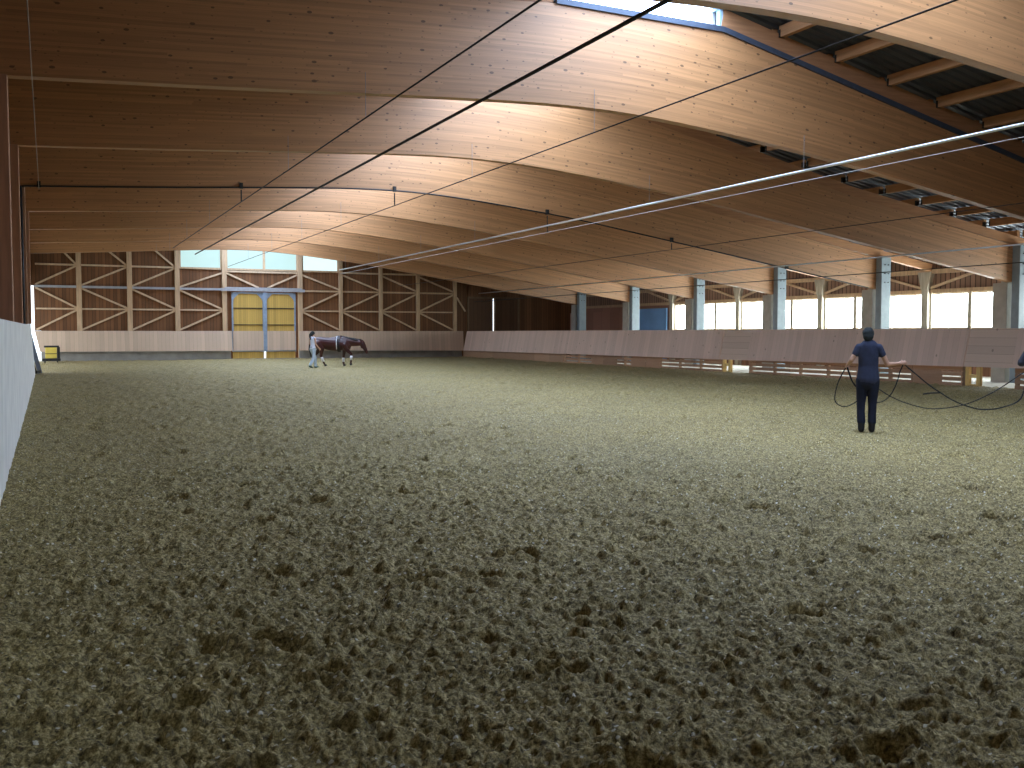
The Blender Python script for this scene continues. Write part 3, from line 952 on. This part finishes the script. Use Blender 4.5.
# the black cross pipe below the fifth beam, following its lower edge, with drop pipe and hangers
yc = YB[5] - 0.16
xs = list(np.arange(-0.42, 30.0, 0.6))
pts = [(0, 0, 0), (-0.57, 28.80, 5.44)] + [(x, yc, bot(x) - 0.028) for x in xs[0:]]
cp = empty('cross_pipe', (0, 0, 0))
MB().tube(pts[1:], 0.024, 8).build('pipe_run', 'black_pipe', cp, smooth=True)
MB().tube([(-0.57, 28.80, 0.0), (-0.57, 28.80, 5.44)], 0.045, 8).build('drop_pipe', 'black_pipe', cp, smooth=True)
for x, z in ((-0.13, 5.42), (5.14, 5.38), (9.79, 5.53), (15.13, 4.94), (20.13, 4.55), (25.4, 3.62)):
    h = MB().box(x - 0.045, x + 0.045, yc - 0.05, yc + 0.05, bot(x) - 0.06, bot(x) + 0.10).build('valve_box', 'dark_metal', cp)
    MB().tube([(x, yc, bot(x) - 0.10), (x, yc, z)], 0.02, 6).build('drop_tube', 'black_pipe', cp)
tag(cp, 'black pipe along the lower edge of the fourth visible beam with short drop tubes', 'pipe')
# pale hanging cords that carry the long lines
cords = 0
for i in (3, 4, 6, 7, 8, 9):
    y = YB[i] - 0.16
    for x, z, nm in ((9.79, 5.53, 'middle dark cable'), (15.13, 5.16, 'shiny metal pipe'), (5.14, 5.38, 'left dark cable')):
        which = {3: 'second', 4: 'third', 6: 'fifth', 7: 'sixth', 8: 'seventh', 9: 'eighth'}[i]
        o = MB().tube([(x, y, bot(x) + 0.35), (x, y, z)], 0.006, 5).build('hanging_cord', 'dull_cord')
        tag(o, 'thin pale cord from the %s beam down to the %s' % (which, nm), 'cord', 'hanging cords')

# passage cross tie seen between the columns
o = MB().tube([(30.52, 23.2, 4.28), (33.5, 23.2, 4.28)], 0.03, 8).build('tie_pipe', 'galvanised')
tag(o, 'short grey pipe under the passage roof between two columns', 'pipe')

# ------------------------------------------------------------------ yellow machine in the far corner
mc = empty('yellow_machine', (0.12, 57.4, 0))
MB().box(-0.28, 0.28, -0.25, 0.25, 0.22, 0.80).build('case', 'yellow_case', mc, bevel=0.03)
MB().box(-0.285, 0.285, -0.265, -0.25, 0.46, 0.49).build('seam', 'dark_metal', mc)
MB().box(-0.42, 0.46, -0.34, 0.34, 0.08, 0.22).build('base', 'dark_metal', mc, bevel=0.02)
MB().box(-0.33, 0.40, -0.2, 0.28, 0.80, 0.90).build('lid', 'dark_metal', mc, bevel=0.02)
MB().box(0.30, 0.44, -0.15, 0.28, 0.22, 0.82).build('motor', 'dark_metal', mc, bevel=0.02)
for x, y in ((-0.3, -0.3), (0.3, -0.3), (-0.3, 0.3), (0.3, 0.3)):
    MB().tube([(x - 0.03, y, 0.07), (x + 0.03, y, 0.07)], 0.09, 12).build('wheel', 'dark_metal', mc)
tag(mc, 'small yellow machine on a dark wheeled base in the far left corner', 'machine')

# ------------------------------------------------------------------ organic bodies
def ell(bm_v, bm_f, c, r, rot=None, nu=16, nv=10):
    R = rot if rot is not None else Matrix.Identity(3)
    n0 = len(bm_v)
    c = Vector(c)
    for i in range(nv + 1):
        th = math.pi * i / nv
        for j in range(nu):
            ph = 2 * math.pi * j / nu
            p = Vector((math.sin(th) * math.cos(ph) * r[0], math.sin(th) * math.sin(ph) * r[1], math.cos(th) * r[2]))
            bm_v.append(tuple(c + R @ p))
    for i in range(nv):
        for j in range(nu):
            j2 = (j + 1) % nu
            bm_f.append((n0 + i * nu + j, n0 + (i + 1) * nu + j, n0 + (i + 1) * nu + j2, n0 + i * nu + j2))

class Body:
    """overlapping tapered limbs merged into one continuous skin by a voxel remesh"""
    def __init__(s): s.v = []; s.f = []
    def ball(s, c, r, rot=None):
        if isinstance(r, (int, float)): r = (r, r, r)
        ell(s.v, s.f, c, r, rot); return s
    def limb(s, pts, rs, flat=1.0, flat_dir=(0, 1, 0)):
        """chain of points with radii; flat<1 squashes the section along flat_dir"""
        pts = [Vector(p) for p in pts]
        fd = Vector(flat_dir).normalized()
        for a, b, ra, rb in zip(pts[:-1], pts[1:], rs[:-1], rs[1:]):
            d = b - a
            Ln = d.length
            if Ln < 1e-6: continue
            dn = d / Ln
            side = dn.cross(fd)
            if side.length < 1e-3: side = dn.cross(Vector((1, 0, 0)))
            side.normalize()
            up = side.cross(dn).normalized()
            n0 = len(s.v); nu = 14; rings = []
            k = 5
            for i in range(1, k + 1):
                t = math.pi / 2 * (1 - i / k); rings.append((-math.sin(t) * ra, math.cos(t) * ra if i < k else ra))
            rings = [(-ra * math.cos(math.pi / 2 * i / k), max(1e-4, ra * math.sin(math.pi / 2 * i / k))) for i in range(k + 1)] + \
                    [(Ln + rb * math.sin(math.pi / 2 * i / k), max(1e-4, rb * math.cos(math.pi / 2 * i / k))) for i in range(k + 1)]
            for (t, r) in rings:
                for j in range(nu):
                    ph = 2 * math.pi * j / nu
                    s.v.append(tuple(a + dn * t + side * (math.cos(ph) * r) + up * (math.sin(ph) * r * flat)))
            for i in range(len(rings) - 1):
                for j in range(nu):
                    j2 = (j + 1) % nu
                    s.f.append((n0 + i * nu + j, n0 + i * nu + j2, n0 + (i + 1) * nu + j2, n0 + (i + 1) * nu + j))
            s.f.append(tuple(n0 + j for j in range(nu))[::-1])
            s.f.append(tuple(n0 + (len(rings) - 1) * nu + j for j in range(nu)))
        return s
    def build(s, name, mat, parent=None, voxel=0.012, smooth=4):
        me = bpy.data.meshes.new(name)
        me.from_pydata(s.v, [], s.f)
        o = bpy.data.objects.new(name, me)
        COL.objects.link(o)
        m1 = o.modifiers.new('r', 'REMESH'); m1.mode = 'VOXEL'; m1.voxel_size = voxel; m1.use_smooth_shade = True
        m2 = o.modifiers.new('s', 'SMOOTH'); m2.factor = 0.5; m2.iterations = smooth
        dg = bpy.context.evaluated_depsgraph_get()
        nm = bpy.data.meshes.new_from_object(o.evaluated_get(dg))
        o.modifiers.clear()
        o.data = nm
        nm.name = name
        nm.materials.clear(); nm.materials.append(M[mat])
        nm.polygons.foreach_set('use_smooth', [True] * len(nm.polygons))
        if parent: o.parent = parent
        return o

def fingers(b, palm, direction, across, curl, k=1.0, thumb_side=1):
    """palm centre, finger direction, across-vector (index side), curl vector"""
    d = Vector(direction).normalized(); a = Vector(across).normalized(); c = Vector(curl).normalized()
    p = Vector(palm)
    b.limb([p - d * 0.045 * k, p + d * 0.03 * k], [0.034 * k, 0.036 * k], 0.5, c)
    for i, ln in enumerate((0.070, 0.078, 0.072, 0.056)):
        off = a * ((1.5 - i) * 0.0205 * k)
        r0 = p + d * 0.035 * k + off
        j1 = r0 + d * ln * 0.5 * k + c * 0.012 * k
        j2 = j1 + d * ln * 0.18 * k + c * ln * 0.32 * k
        j3 = j2 - d * ln * 0.12 * k + c * ln * 0.26 * k
        b.limb([r0, j1, j2, j3], [0.0105 * k, 0.0095 * k, 0.009 * k, 0.008 * k])
    t0 = p - d * 0.015 * k + a * 0.034 * k
    t1 = t0 + a * 0.022 * k + d * 0.022 * k + c * 0.015 * k
    t2 = t1 + d * 0.026 * k + c * 0.018 * k - a * 0.006 * k
    b.limb([t0, t1, t2], [0.013 * k, 0.0115 * k, 0.0095 * k])

def head(b, c, k=1.0, tilt=0.0):
    """head facing +Y; c is the middle of the skull"""
    c = Vector(c)
    R = Euler((tilt, 0, 0)).to_matrix()
    P = lambda x, y, z: c + R @ Vector((x * k, y * k, z * k))
    b.ball(P(0, -0.012, 0.02), (0.077 * k, 0.094 * k, 0.095 * k), R)
    b.ball(P(0, 0.028, -0.045), (0.058 * k, 0.062 * k, 0.070 * k), R)
    b.limb([P(0, 0.03, -0.085), P(0, 0.068, -0.090)], [0.036 * k, 0.020 * k])
    b.limb([P(0, 0.080, -0.002), P(0, 0.102, -0.034)], [0.010 * k, 0.014 * k])        # nose
    b.limb([P(-0.016, 0.084, -0.062), P(0.016, 0.084, -0.062)], [0.008 * k, 0.008 * k])  # lips
    for s in (-1, 1):
        b.limb([P(s * 0.030, 0.077, 0.020), P(s * 0.018, 0.080, 0.020)], [0.012 * k, 0.012 * k])  # brow
        b.ball(P(s * 0.079, -0.005, -0.01), (0.010 * k, 0.020 * k, 0.031 * k), R)               # ear

# ---------- woman in navy, seen from behind, holding two long lines
wom = empty('person', (11.86, 11.57, 0.0), -math.atan2(11.86, 11.57))
tag(wom, 'person in a navy T-shirt and dark jeans seen from behind, holding two long dark lines', 'person')
b = Body()
head(b, (-0.008, 0.03, 1.553), 0.98, -0.10)
b.limb([(0, 0.0, 1.40), (-0.004, 0.012, 1.50)], [0.055, 0.050])
b.limb([(0, 0, 1.36), (0, 0.0, 1.20), (0, 0.0, 1.05), (0, 0, 0.92)], [0.125, 0.128, 0.118, 0.145], 0.72)
b.limb([(-0.135, 0, 1.36), (0.145, 0, 1.36)], [0.052, 0.052])
b.limb([(0, -0.01, 0.90), (-0.005, -0.01, 0.84)], [0.155, 0.150], 0.75)
for s, hx, kx, ax in ((-1, -0.085, -0.098, -0.088), (1, 0.075, 0.070, 0.068)):
    b.limb([(hx, 0, 0.86), (kx, 0.012, 0.47), (ax, -0.015, 0.10)], [0.083, 0.054, 0.038])
    b.limb([(ax, -0.02, 0.045), (ax + s * 0.012, 0.11, 0.035)], [0.042, 0.033], 0.8, (0, 0, 1))
LE, LH = (-0.255, -0.03, 1.155), (-0.315, 0.155, 1.075)
b.limb([(-0.155, 0, 1.350), LE, LH], [0.046, 0.038, 0.025])
RE, RH = (0.285, 0.02, 1.090), (0.465, 0.135, 1.105)
b.limb([(0.165, 0, 1.350), RE, RH], [0.046, 0.040, 0.025])
fingers(b, (-0.328, 0.205, 1.055), (-0.15, 0.9, -0.35), (0.2, 0.2, 1), (0.9, 0.1, -0.5), 0.95)
fingers(b, (0.512, 0.165, 1.112), (0.85, 0.5, 0.1), (-0.2, 0.2, 1), (-0.4, 0.9, -0.4), 0.95)
b.build('body', 'skin', wom, 0.0065, 5)
h = Body()
h.ball((-0.008, 0.012, 1.586), (0.090, 0.104, 0.098)).ball((-0.008, -0.030, 1.535), (0.080, 0.068, 0.080))
h.limb([(-0.008, -0.045, 1.50), (-0.008, -0.035, 1.475)], [0.050, 0.036])
for i in range(26):
    a = random.uniform(0, 2 * math.pi); t = random.uniform(0.2, 1.3)
    dx, dy, dz = math.sin(t) * math.cos(a), math.sin(t) * math.sin(a), math.cos(t)
    if dy > 0.75: continue
    h.limb([(-0.008 + dx * 0.080, 0.008 + dy * 0.09, 1.586 + dz * 0.088), (-0.008 + dx * 0.092, 0.004 + dy * 0.100, 1.580 + dz * 0.098 - 0.02)], [0.016, 0.010])
h.build('short_hair', 'hair_dark', wom, 0.008, 3)
s_ = Body()
s_.limb([(0.003, 0, 1.345), (0, 0.0, 1.21), (0, 0.0, 1.06), (0, -0.005, 0.93), (0, -0.01, 0.86)], [0.150, 0.155, 0.152, 0.168, 0.176], 0.76)
s_.limb([(-0.145, 0, 1.362), (0.152, 0, 1.362)], [0.062, 0.062])
s_.limb([(-0.03, 0, 1.405), (0.03, 0, 1.405)], [0.062, 0.062])
s_.limb([(-0.152, 0, 1.350), (-0.196, -0.012, 1.262)], [0.062, 0.056])
s_.limb([(0.160, 0, 1.350), (0.206, 0.003, 1.252)], [0.062, 0.057])
sh = s_.build('t_shirt', 'shirt_navy', wom, 0.009, 5)
j = Body()
j.limb([(0, -0.012, 0.90), (-0.005, -0.015, 0.83)], [0.160, 0.162], 0.77)
for s, hx, kx, ax in ((-1, -0.088, -0.100, -0.090), (1, 0.078, 0.072, 0.070)):
    j.limb([(hx, -0.005, 0.83), (hx, -0.005, 0.72), (kx, 0.012, 0.47), (kx, 0.0, 0.32), (ax, -0.012, 0.17)], [0.100, 0.094, 0.068, 0.063, 0.066])
j.build('jeans', 'jeans_navy', wom, 0.009, 4)
for s, ax in ((-1, -0.090), (1, 0.070)):
    bt = Body()
    bt.limb([(ax, -0.015, 0.19), (ax, -0.022, 0.05)], [0.057, 0.052])
    bt.limb([(ax, -0.03, 0.045), (ax + s * 0.012, 0.13, 0.035)], [0.048, 0.038], 0.85, (0, 0, 1))
    bt.build('boot', 'boot', wom, 0.008, 3)

# ---------- the long lines (flat dark webbing), in the woman's own frame then placed in the hall
def wloc(x, y, z):
    a = math.atan2(11.86, 11.57)
    return (11.86 + x * math.cos(a) + y * math.sin(a), 11.57 - x * math.sin(a) + y * math.cos(a), z)
def catmull(pts, n=10):
    P = [Vector(p) for p in pts]
    P = [P[0] * 2 - P[1]] + P + [P[-1] * 2 - P[-2]]
    out = []
    for i in range(1, len(P) - 2):
        for k in range(n):
            t = k / n
            out.append(0.5 * ((2 * P[i]) + (-P[i - 1] + P[i + 1]) * t + (2 * P[i - 1] - 5 * P[i] + 4 * P[i + 1] - P[i + 2]) * t * t + (-P[i - 1] + 3 * P[i] - 3 * P[i + 1] + P[i + 2]) * t ** 3))
    out.append(P[-2])
    return out
def strap(pts, name, label, w=0.026, parts=None):
    o = MB()
    c = catmull([wloc(*p) for p in pts])
    o.tube(c, w * 0.32, 6)
    r = o.build(name, 'line', parts, smooth=True)
    if label: tag(r, label, 'line', 'long lines held by the woman')
    return r
l1 = empty('long_line', (11.86, 11.57, 0)); l1.location = (0, 0, 0)
strap([(-0.33, 0.22, 1.05), (-0.40, 0.24, 0.92), (-0.47, 0.25, 0.75), (-0.51, 0.25, 0.52), (-0.46, 0.24, 0.42), (-0.34, 0.24, 0.385), (-0.20, 0.24, 0.45), (-0.06, 0.25, 0.58), (0.14, 0.25, 0.70)], 'coil_loop', None, 0.030, l1)
strap([(-0.33, 0.22, 1.05), (-0.29, 0.24, 0.93), (-0.24, 0.25, 0.80), (-0.14, 0.25, 0.66)], 'coil_tail', None, 0.045, l1)
strap([(0.14, 0.25, 0.70), (0.36, 0.25, 0.56), (0.63, 0.25, 0.45), (0.94, 0.25, 0.385), (1.28, 0.25, 0.42), (1.56, 0.26, 0.51), (1.90, 0.3, 0.70), (2.30, 0.36, 1.00)], 'line_run', None, 0.026, l1)
tag(l1, 'dark long line looped from the left hand and sagging low behind to the right', 'line', 'long lines held by the person in navy')
l2 = empty('long_line', (0, 0, 0))
strap([(0.53, 0.2, 1.10), (0.48, 0.22, 0.97), (0.455, 0.23, 0.86), (0.41, 0.24, 0.72), (0.33, 0.25, 0.57), (0.22, 0.25, 0.48), (0.05, 0.25, 0.45)], 'coil_loop', None, 0.030, l2)
strap([(0.53, 0.2, 1.10), (0.70, 0.22, 0.95), (0.92, 0.24, 0.76), (1.09, 0.25, 0.64), (1.28, 0.26, 0.52), (1.50, 0.27, 0.43), (1.71, 0.28, 0.39), (1.98, 0.29, 0.43), (2.24, 0.31, 0.58), (2.32, 0.35, 1.00)], 'line_run', None, 0.034, l2)
strap([(0.83, 0.25, 0.615), (0.95, 0.25, 0.635), (1.09, 0.25, 0.64)], 'loose_end', None, 0.035, l2)
tag(l2, 'dark long line from the right hand sagging to the horse at the right edge', 'line', 'long lines held by the person in navy')

# ---------- helper in white top beside the bay horse (walking towards +Y local)
hd = math.radians(-62)
hel = empty('person', (10.74, 43.3, 0.0), hd)
tag(hel, 'person with dark ponytail in white top and pale jeans walking beside the bay horse', 'person')
b = Body()
head(b, (0, 0.03, 1.535), 0.97, -0.05)
b.limb([(0, 0.0, 1.38), (0, 0.01, 1.47)], [0.050, 0.046])
b.limb([(0, 0, 1.33), (0, 0, 1.18), (0, 0, 1.04), (0, 0, 0.90)], [0.112, 0.108, 0.098, 0.130], 0.72)
b.limb([(-0.13, 0, 1.335), (0.13, 0, 1.335)], [0.045, 0.045])
b.limb([(-0.08, 0, 0.86), (-0.08, 0.20, 0.46), (-0.085, 0.24, 0.09)], [0.080, 0.050, 0.036])
b.limb([(0.08, 0, 0.86), (0.08, -0.02, 0.46), (0.085, -0.24, 0.13)], [0.080, 0.050, 0.036])
b.limb([(-0.085, 0.22, 0.045), (-0.09, 0.36, 0.05)], [0.040, 0.030], 0.8, (0, 0, 1))
b.limb([(0.085, -0.26, 0.08), (0.09, -0.14, 0.03)], [0.040, 0.030], 0.8, (0, 0, 1))
b.limb([(0.165, 0, 1.335), (0.225, -0.03, 1.09), (0.25, 0.14, 0.90)], [0.044, 0.034, 0.024])
b.limb([(-0.165, 0, 1.335), (-0.215, 0.03, 1.09), (-0.20, 0.22, 0.98)], [0.044, 0.034, 0.024])
fingers(b, (0.255, 0.185, 0.865), (0, 0.6, -0.75), (0, 0.8, 0.5), (-1, 0, -0.2), 0.9)
fingers(b, (-0.195, 0.27, 0.955), (0.0, 0.9, -0.35), (0, 0.2, 1), (1, 0, -0.3), 0.9)
b.build('body', 'skin', hel, 0.009, 4)
h = Body()
h.ball((0, 0.005, 1.565), (0.092, 0.108, 0.100)).ball((0, -0.045, 1.52), (0.080, 0.068, 0.085))
h.limb([(0, -0.10, 1.56), (0, -0.155, 1.50), (0, -0.15, 1.38), (0, -0.125, 1.28)], [0.045, 0.042, 0.036, 0.020])
h.build('ponytail_hair', 'hair_dark', hel, 0.010, 3)
s_ = Body()
s_.limb([(0, 0, 1.30), (0, 0, 1.18), (0, 0, 1.05), (0, 0, 0.93), (0, 0, 0.88)], [0.132, 0.128, 0.118, 0.142, 0.150], 0.76)
s_.limb([(-0.125, 0, 1.340), (0.125, 0, 1.340)], [0.056, 0.056])
s_.build('white_top', 'shirt_white', hel, 0.010, 4)
j = Body()
j.limb([(0, 0, 0.92), (0, 0, 0.84)], [0.138, 0.142], 0.8)
j.limb([(-0.08, 0, 0.84), (-0.08, 0.20, 0.46), (-0.085, 0.23, 0.10)], [0.095, 0.070, 0.066])
j.limb([(0.08, 0, 0.84), (0.08, -0.02, 0.46), (0.085, -0.23, 0.15)], [0.095, 0.070, 0.066])
j.build('pale_jeans', 'jeans_light', hel, 0.010, 4)
for pts in (((-0.085, 0.21, 0.05), (-0.09, 0.38, 0.05)), ((0.085, -0.27, 0.09), (0.09, -0.12, 0.035))):
    bt = Body(); bt.limb(pts, [0.050, 0.038], 0.85, (0, 0, 1)); bt.build('shoe', 'shoe_green', hel, 0.010, 3)

# ---------- horses (local +X forward, +Y left, ground z=0)
def make_horse(loc, rz, coat, low_head, label):
    ho = empty('horse', loc, rz)
    b = Body()
    # trunk: deep chest, tucked belly, rounded croup
    b.limb([(0.62, 0, 1.06), (0.30, 0, 1.03), (-0.05, 0, 1.04), (-0.42, 0, 1.10), (-0.66, 0, 1.12)], [0.27, 0.325, 0.32, 0.285, 0.265], 0.86)
    b.ball((-0.74, 0, 1.10), (0.23, 0.24, 0.28))
    b.limb([(0.36, 0, 1.30), (-0.10, 0, 1.24), (-0.60, 0, 1.25)], [0.13, 0.12, 0.14])
    b.ball((0.70, 0, 0.98), (0.22, 0.22, 0.28))
    if low_head:
        nk = [(0.55, 0, 1.14), (0.86, 0, 1.14), (1.17, 0, 1.10), (1.40, 0, 1.09)]
        b.limb(nk, [0.28, 0.205, 0.155, 0.125], 0.62)
        b.limb([(0.36, 0, 1.33), (0.80, 0, 1.25), (1.36, 0, 1.18)], [0.10, 0.085, 0.07], 0.7)
        P0, P1, P2, P3 = (1.44, 0, 1.10), (1.50, 0, 0.96), (1.60, 0, 0.78), (1.645, 0, 0.66)
    else:
        nk = [(0.58, 0, 1.16), (0.80, 0, 1.30), (1.02, 0, 1.46), (1.17, 0, 1.55)]
        b.limb(nk, [0.29, 0.21, 0.155, 0.125], 0.62)
        b.limb([(0.36, 0, 1.36), (0.70, 0, 1.52), (1.10, 0, 1.70)], [0.10, 0.085, 0.06], 0.7)
        P0, P1, P2, P3 = (1.20, 0, 1.56), (1.30, 0, 1.44), (1.46, 0, 1.25), (1.54, 0, 1.13)
    b.limb([P0, P1, P2, P3], [0.125, 0.125, 0.085, 0.072], 0.72)
    v0, v3 = Vector(P0), Vector(P3)
    dr = (v3 - v0).normalized(); back = Vector((-dr.z, 0, dr.x))
    if back.x > 0: back = -back
    b.ball(v0 + dr * 0.16 + back * 0.06, (0.10, 0.075, 0.10))      # jowl
    b.ball(v3 + dr * 0.02, (0.062, 0.062, 0.055))                  # muzzle
    for s in (-1, 1):
        e0 = v0 - dr * 0.07 + Vector((0, s * 0.055, 0.03))
        b.limb([e0, e0 - dr * 0.10 + Vector((0, s * 0.02, 0.03))], [0.035, 0.010])     # ears
        b.ball(v0 + dr * 0.17 - back * 0.03 + Vector((0, s * 0.083, 0)), (0.025, 0.015, 0.022))
    # legs: (side, shoulder/hip, elbow/stifle, knee/hock, fetlock, hoof)
    fl = [(1, (0.58, 0.98), (0.56, 0.80), (0.52, 0.46), (0.51, 0.17), (0.54, 0.05)),
          (-1, (0.62, 0.98), (0.70, 0.80), (0.95, 0.56), (0.93, 0.26), (0.90, 0.10))]
    if not low_head: fl[1] = (-1, (0.60, 0.98), (0.60, 0.80), (0.62, 0.46), (0.61, 0.17), (0.65, 0.05))
    for s, *q in fl:
        y = s * 0.17
        pts = [(x, y, z) for x, z in q]
        b.limb(pts, [0.135, 0.105, 0.058, 0.044, 0.050])
        b.ball((pts[2][0], y, pts[2][2]), 0.056)
        b.ball((pts[3][0] - 0.01, y, pts[3][2]), 0.048)
    hl = [(-1, (-0.66, 1.05), (-0.52, 0.86), (-0.44, 0.52), (-0.37, 0.18), (-0.31, 0.05)),
          (1, (-0.70, 1.05), (-0.60, 0.84), (-0.84, 0.52), (-0.80, 0.22), (-0.83, 0.08))]
    if low_head: hl[0] = (-1, (-0.66, 1.05), (-0.46, 0.84), (-0.50, 0.50), (-0.38, 0.18), (-0.31, 0.05))
    for s, *q in hl:
        y = s * 0.155
        pts = [(x, y, z) for x, z in q]
        b.limb(pts, [0.20, 0.135, 0.062, 0.045, 0.050])
        b.ball((pts[2][0] - 0.02, y, pts[2][2]), (0.065, 0.05, 0.06))
    bo = b.build('body', coat, ho, 0.016, 4)
    # hooves, wraps
    for lst, nm in ((fl, 'front'), (hl, 'hind')):
        for s, *q in lst:
            y = s * (0.17 if nm == 'front' else 0.155)
            fx, fz = q[-1]
            kx, kz = q[2]; gx, gz = q[3]
            lift = max(0.0, fz - 0.05)
            MB().tube([(fx + 0.035, y, lift), (fx + 0.0, y, lift + 0.085)], [0.068, 0.052], 12).build('hoof', 'hoof', ho, smooth=False)
            if low_head and not (nm == 'hind' and s == 1):
                t0, t1 = 0.22, 0.92
                a = (kx + (gx - kx) * t0, y, kz + (gz - kz) * t0); c = (kx + (gx - kx) * t1, y, kz + (gz - kz) * t1)
                MB().tube([a, c], [0.062, 0.060], 12).build('leg_wrap', 'wrap', ho, smooth=True)
    # mane, tail
    mn = Body()
    if low_head: mn.limb([(0.42, 0, 1.43), (0.80, 0.02, 1.34), (1.34, 0.02, 1.25), (1.47, 0.0, 1.22)], [0.030, 0.035, 0.035, 0.028]); mn.limb([(0.62, -0.05, 1.36), (1.20, -0.10, 1.22)], [0.05, 0.04], 0.5)
    else: mn.limb([(0.40, 0, 1.47), (0.70, 0.02, 1.60), (1.08, 0.02, 1.76), (1.24, 0.0, 1.66)], [0.030, 0.035, 0.035, 0.028])
    mn.build('mane', 'mane', ho, 0.012, 3)
    tl = Body(); tl.limb([(-0.93, 0, 1.26), (-1.03, 0, 1.12), (-1.05, 0, 0.80), (-1.00, 0, 0.45)], [0.045, 0.062, 0.075, 0.040])
    tl.build('tail', 'mane', ho, 0.014, 3)
    # surcingle band around the girth, with a pale pad on top
    n = 28
    mb = MB(); mp = MB()
    def band(m_, x0, x1, a0, a1, off):
        k = 20; base = len(m_.v)
        for i in range(k + 1):
            t = a0 + (a1 - a0) * i / k
            for x in (x0, x1):
                for r_ in (off, off + 0.014):
                    ry, rz_ = 0.290 + r_, 0.365 + r_
                    m_.v.append((x, math.sin(t) * ry, 1.055 + math.cos(t) * rz_))
        for i in range(k):
            q = base + i * 4
            for aa, bb in ((0, 1), (1, 3), (3, 2), (2, 0)):
                m_.f.append((q + aa, q + bb, q + 4 + bb, q + 4 + aa))
    band(mb, 0.28, 0.40, 0, 2 * math.pi, 0.012)
    mb.build('surcingle', 'leather', ho)
    band(mp, 0.24, 0.275, -2.3, 2.3, 0.012)
    if low_head: mp.build('white_strap', 'wrap', ho)
    # bridle
    br = MB()
    c0 = v0 + dr * 0.34
    ring = lambda c, r, ax: [c + (back * math.cos(t) * r * 1.0 + Vector((0, 1, 0)) * math.sin(t) * r * 0.82) for t in [2 * math.pi * i / 14 for i in range(15)]]
    br.tube(ring(c0, 0.102, None), 0.009, 6)
    br.tube(ring(v0 + dr * 0.04, 0.136, None), 0.009, 6)
    for s in (-1, 1):
        br.tube([v0 + dr * 0.04 + Vector((0, s * 0.105, 0)), c0 + Vector((0, s * 0.080, 0)), v3 + Vector((0, s * 0.064, 0)) - dr * 0.03], 0.008, 6)
        br.tube([v3 - dr * 0.03 + Vector((0, s * 0.070, 0.02)) + back * 0.03, v3 - dr * 0.03 + Vector((0, s * 0.070, -0.02)) + back * 0.03], 0.012, 6)
    br.build('bridle', 'leather', ho)
    tag(ho, label, 'horse')
    return ho

h1 = make_horse((11.78 + 0.45, 45.55, 0), math.radians(-25), 'horse', True, 'dark bay horse with white leg wraps walking right with lowered head')
h2 = make_horse((15.16, 9.54, 0), math.radians(150), 'horse_black', False, 'dark horse at the right edge with only its muzzle in the frame')
